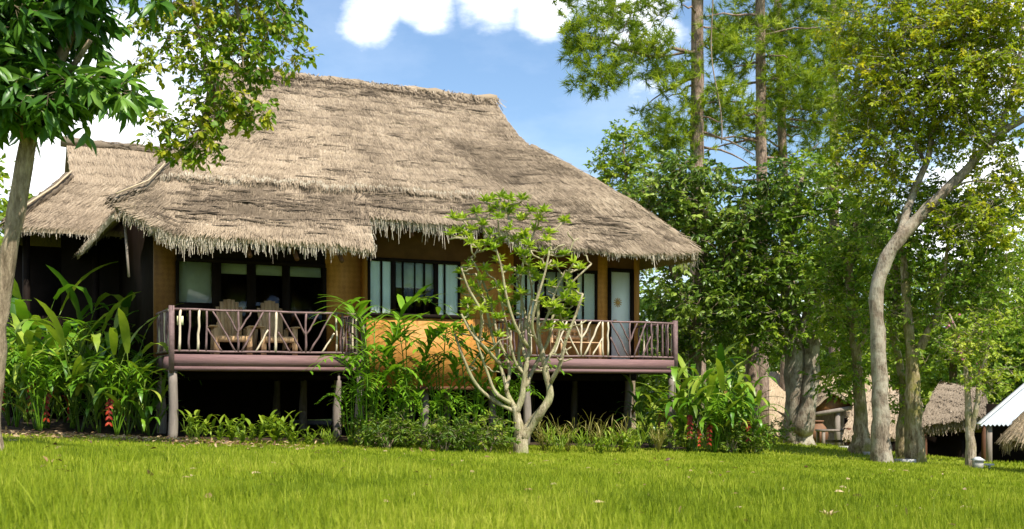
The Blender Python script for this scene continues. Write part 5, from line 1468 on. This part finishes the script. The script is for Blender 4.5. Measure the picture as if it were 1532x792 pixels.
# small things by the huts
p = P(1463, 22.0)
o = thing('lantern_box', 'small white box lantern with a pitched lid beside the twin pale trunk', 'lantern', p); o.scale = (.8, .8, .8)
m = MB(); m.box((-.1, -.1, 0), (.1, .1, .22)); m.build('body', M['stone'], o)
m = MB(); m.add([(-.14, -.14, .22), (.14, -.14, .22), (.14, .14, .22), (-.14, .14, .22), (-.04, -.04, .30), (.04, -.04, .30), (.04, .04, .30), (-.04, .04, .30)], [[(0, 3, 2, 1), (4, 5, 6, 7), (0, 1, 5, 4), (1, 2, 6, 5), (2, 3, 7, 6), (3, 0, 4, 7)]]); m.build('lid', M['whitepaint'], o)
p = P(1480, 22.2)
o = thing('stone_stool', 'tiny white mushroom-shaped stool right of the white lantern', 'stool', p)
m = MB(); m.tube([(0, 0, .08), (0, 0, .11)], [.10, .09], 12); m.build('seat', M['whitepaint'], o); m = MB(); m.tube([(0, 0, -.02), (0, 0, .08)], .03, 8); m.build('leg', M['whitepaint'], o)
for px, d, w, lb in ((1270, 30.5, .5, 'long pale kerb slab left of the short mossy trunk'), (1303, 26.0, .32, 'pale kerb slab between the short mossy trunk and the pale leaning trunk'), (1354, 23.4, .38, 'pale kerb slab between the pale leaning trunk and the V-forked trunk')):
    p = P(px, d); m = MB(); m.box((-w / 2, -.12, -.05), (w / 2, .12, .07)); o = m.build('kerb_slab', M['stone']); o.location = tuple(p); tag(o, lb, 'slab', 'pale slabs between the trunks')
# clay jar, timber bench frame by the porch
p = P(1222, 35.5)
o = thing('clay_jar', 'round brown clay jar below the hut porch', 'jar', p, 0)
m = MB(); zz = np.linspace(0, .75, 12); m.tube(np.stack([0 * zz, 0 * zz, zz], -1), .36 * np.sin(math.pi * (zz / .75 * .8 + .13)) ** .7, 16); m.build('body', M['clay'], o, smooth=True)
m = MB(); m.tube([(0, 0, .74), (0, 0, .80)], [.2, .23], 16); m.build('rim', M['clay'], o)
p = P(1250, 34.5)
o = thing('timber_trestle', 'weathered wooden trestle table beside the clay jar', 'table', p, .15)
m = MB(); m.box((-.55, -.25, .52), (.55, .25, .58)); m.build('top', M['stilt'], o)
for x in (-.48, .48):
    for y in (-.2, .2):
        m = MB(); m.box((x - .04, y - .04, -.05), (x + .04, y + .04, .52)); m.build('leg', M['stilt'], o)
m = MB(); m.box((-.44, -.03, .18), (.44, .03, .26)); m.build('stretcher', M['stilt'], o)

# ------------------------------------------------------------------ LAWN grass
rg = np.random.default_rng(1000); gm = MB()


def blades(n, d0, d1, h, w, margin=1.7, edge_px=0):
    u = rg.random(n); d = np.sqrt(d0 * d0 + u * (d1 * d1 - d0 * d0))
    x = (rg.random(n) - .5) * 2 * (.455 * margin) * d
    s, t_ = hs(x, d)
    keep = ~((t_ > -.2 + .3 * (fbm(x * 2, d * 2, 7, 2) - .5)) & (s > -3.0) & (s < 11.2)) & ~((x < -5) & (d > 21.8 + .4 * (fbm(x * 2, d * 0, 8, 2) - .5)) & (d < 27))
    bare = fbm(x * 1.1, d * .8, 12, 3)
    keep &= ~((bare > .60) & (x < -1.5) & (d > 17.5) & (rg.random(n) < .85))
    x = x[keep]; d = d[keep]; n = len(x)
    tuft = fbm(x * 1.6, d * 1.2, 13, 3)
    hh = h * (.45 + 1.1 * tuft) * rg.uniform(.5, 1.25, n)
    az = rg.random(n) * 6.283; ln = rg.uniform(.1, .95, n)
    D = np.stack([np.cos(az) * ln, np.sin(az) * ln, np.ones(n)], -1)
    Nh = np.stack([-np.cos(az), -np.sin(az), np.full(n, .2)], -1) + rg.normal(0, .5, (n, 3))
    rr = np.clip(.48 + .6 * (fbm(x * .7, d * .4, 14, 3) - .47) + .5 * (fbm(x * 2.6, d * 2.0, 15, 3) - .47) + rg.normal(0, .16, n), 0, 1)
    gm.inst(T_BLADE, np.stack([x, d, gz(x, d) - .01], -1), D, Nh, hh, w * rg.uniform(.6, 1.3, n), rr)


blades(112000, 3.5, 9.5, .13, .009)
blades(148000, 9.0, 15, .095, .011)
blades(145000, 14, 23, .065, .016)
blades(75000, 22, 36, .07, .028)
blades(2500, 4, 12, .26, .009)
tag(gm.build('grass', M['grass']), 'bright yellow-green lawn grass covering the ground', 'grass', kind='stuff')

# dead leaves on the grass
n = 1250; lm = MB(); px = np.concatenate([rg.normal(210, 140, 950), rg.uniform(0, 1500, 300)]); d = np.concatenate([rg.normal(18.6, .8, 950), rg.uniform(8, 20, 300)])
x = (px - CX) / FOC * d
lm.inst(T_LEAF, np.stack([x, d, gz(x, d) + rg.uniform(.015, .06, n)], -1), rg.normal(0, 1, (n, 3)) * np.array([1, 1, .3]), np.array([0, 0, 1.]) + rg.normal(0, .5, (n, 3)), rg.uniform(.06, .13, n), rg.uniform(.025, .05, n), rg.random(n))
tag(lm.build('leaf_litter', M['l_litter']), 'scattered brown fallen leaves on the lawn before the balcony', 'leaves', kind='stuff')
# curled dead leaf in the grass at lower right
p = P(1240, 8.6, .05); o = thing('dead_leaf', 'pale curled dead leaf sticking up from the grass at lower right', 'leaf', p)
m = MB(); k = 7; a = np.linspace(0, 6.283, k, endpoint=False); m.inst(T_LEAF, np.zeros((k, 3)), np.stack([np.cos(a), np.sin(a), np.full(k, .9)], -1), np.stack([np.cos(a), np.sin(a), np.ones(k)], -1), .10, .025, .9); m.build('blade', M['l_litter'], o)

# ------------------------------------------------------------------ LIGHT, SKY, CAMERA
SUN_EL = R(55); sx_, sy_ = .60, -.80
az = math.atan2(sx_, sy_)
ld = bpy.data.lights.new('sun', 'SUN'); ld.energy = 3.9; ld.angle = R(.5); ld.color = (1, .95, .86)
lo = bpy.data.objects.new('sun', ld); COL.objects.link(lo)
dirv = np.array([math.sin(az) * math.cos(SUN_EL), math.cos(az) * math.cos(SUN_EL), math.sin(SUN_EL)])
from mathutils import Vector
lo.rotation_euler = Vector(dirv.tolist()).to_track_quat('Z', 'Y').to_euler(); lo.location = (dirv * 60).tolist()

w = bpy.data.worlds.new('World'); SC.world = w; w.use_nodes = True
nt = w.node_tree; nt.nodes.clear()
N = nt.nodes.new; Lk = nt.links.new
out = N('ShaderNodeOutputWorld'); bg = N('ShaderNodeBackground'); bg.inputs[1].default_value = .088
sky = N('ShaderNodeTexSky'); sky.sky_type = 'NISHITA'; sky.sun_disc = False; sky.sun_elevation = SUN_EL; sky.sun_rotation = az
sky.air_density = 1.15; sky.dust_density = .15; sky.ozone_density = 4.5
tc = N('ShaderNodeTexCoord')
sep = N('ShaderNodeSeparateXYZ'); Lk(tc.outputs['Generated'], sep.inputs[0])


def wm_(op, a, b=None):
    n = N('ShaderNodeMath'); n.operation = op
    for s, v in zip(n.inputs, (a, b)):
        if v is None: continue
        if isinstance(v, (int, float)): s.default_value = v
        else: Lk(v, s)
    return n.outputs[0]


den = wm_('ADD', wm_('MAXIMUM', sep.outputs[2], 0.0), .28)
cmb = N('ShaderNodeCombineXYZ'); Lk(wm_('DIVIDE', sep.outputs[0], den), cmb.inputs[0]); Lk(wm_('DIVIDE', sep.outputs[1], den), cmb.inputs[1])
nz = N('ShaderNodeTexNoise'); nz.inputs['Scale'].default_value = 3.1; nz.inputs['Detail'].default_value = 9; nz.inputs['Roughness'].default_value = .58; Lk(cmb.outputs[0], nz.inputs['Vector'])


def bank(px, py, rad, amt, v=None):
    """a cloud bank in the sky around the direction of picture point px,py"""
    v = at(px, py, 1.0) - np.array([0, 0, CAMZ]) if v is None else np.array(v); v = v / np.linalg.norm(v)
    dp = N('ShaderNodeVectorMath'); dp.operation = 'DISTANCE'; Lk(tc.outputs['Generated'], dp.inputs[0]); dp.inputs[1].default_value = v.tolist()
    mr = N('ShaderNodeMapRange'); mr.interpolation_type = 'SMOOTHSTEP'; mr.inputs[1].default_value = 0; mr.inputs[2].default_value = rad; mr.inputs[3].default_value = amt; mr.inputs[4].default_value = 0
    Lk(dp.outputs['Value'], mr.inputs[0]); return mr.outputs[0]


acc = None
for a in ((150, 150, .26, .42), (560, 22, .055, .34), (640, 10, .065, .34), (730, -4, .075, .35), (815, 22, .06, .38), (950, -10, .12, .34), (1500, 330, .16, .36), (1330, 350, .22, .26), (1100, 420, .2, .25), (-300, 100, .5, .3), ((-.5, -.7, .5), .8, .34), ((.1, -.3, .95), .6, .24), ((.9, .1, .5), .6, .3), ((-.9, .2, .5), .6, .34), ((0, .55, .85), .30, .2), (1900, 100, .6, .28)) :  # banks given as direction vectors are unseen clouds added for fill light
    b_ = bank(*a) if len(a) == 4 else bank(0, 0, a[1], a[2], a[0]); acc = b_ if acc is None else wm_('MAXIMUM', acc, b_)
fac = wm_('ADD', nz.outputs['Fac'], acc)
mr = N('ShaderNodeMapRange'); mr.interpolation_type = 'SMOOTHSTEP'; mr.inputs[1].default_value = .66; mr.inputs[2].default_value = .90; Lk(fac, mr.inputs[0])
thin = N('ShaderNodeMapRange'); thin.inputs[1].default_value = .42; thin.inputs[2].default_value = .75; thin.inputs[3].default_value = 0; thin.inputs[4].default_value = .12; Lk(nz.outputs['Fac'], thin.inputs[0])
fc = wm_('MAXIMUM', mr.outputs[0], thin.outputs[0])
mix = N('ShaderNodeMix'); mix.data_type = 'RGBA'; Lk(fc, mix.inputs[0]); Lk(sky.outputs[0], mix.inputs[6]); mix.inputs[7].default_value = (12.0, 12.1, 12.3, 1)
Lk(mix.outputs[2], bg.inputs[0]); Lk(bg.outputs[0], out.inputs[0])

cam = bpy.data.cameras.new('camera'); co = bpy.data.objects.new('camera', cam); COL.objects.link(co)
co.location = (0, 0, CAMZ); co.rotation_euler = (R(90), 0, 0)
cam.sensor_width = 36; cam.lens = 36 * FOC / 1532; cam.shift_y = (HY - 396) / 1532; cam.clip_end = 6000; cam.clip_start = .05
cam.dof.use_dof = True; cam.dof.focus_distance = 22.0; cam.dof.aperture_fstop = 3.2
SC.camera = co
SC.view_settings.view_transform = 'Standard'; SC.view_settings.look = 'None'; SC.view_settings.exposure = 1.02; SC.view_settings.gamma = 1.0
SC.cycles.max_bounces = 8; SC.cycles.transparent_max_bounces = 16
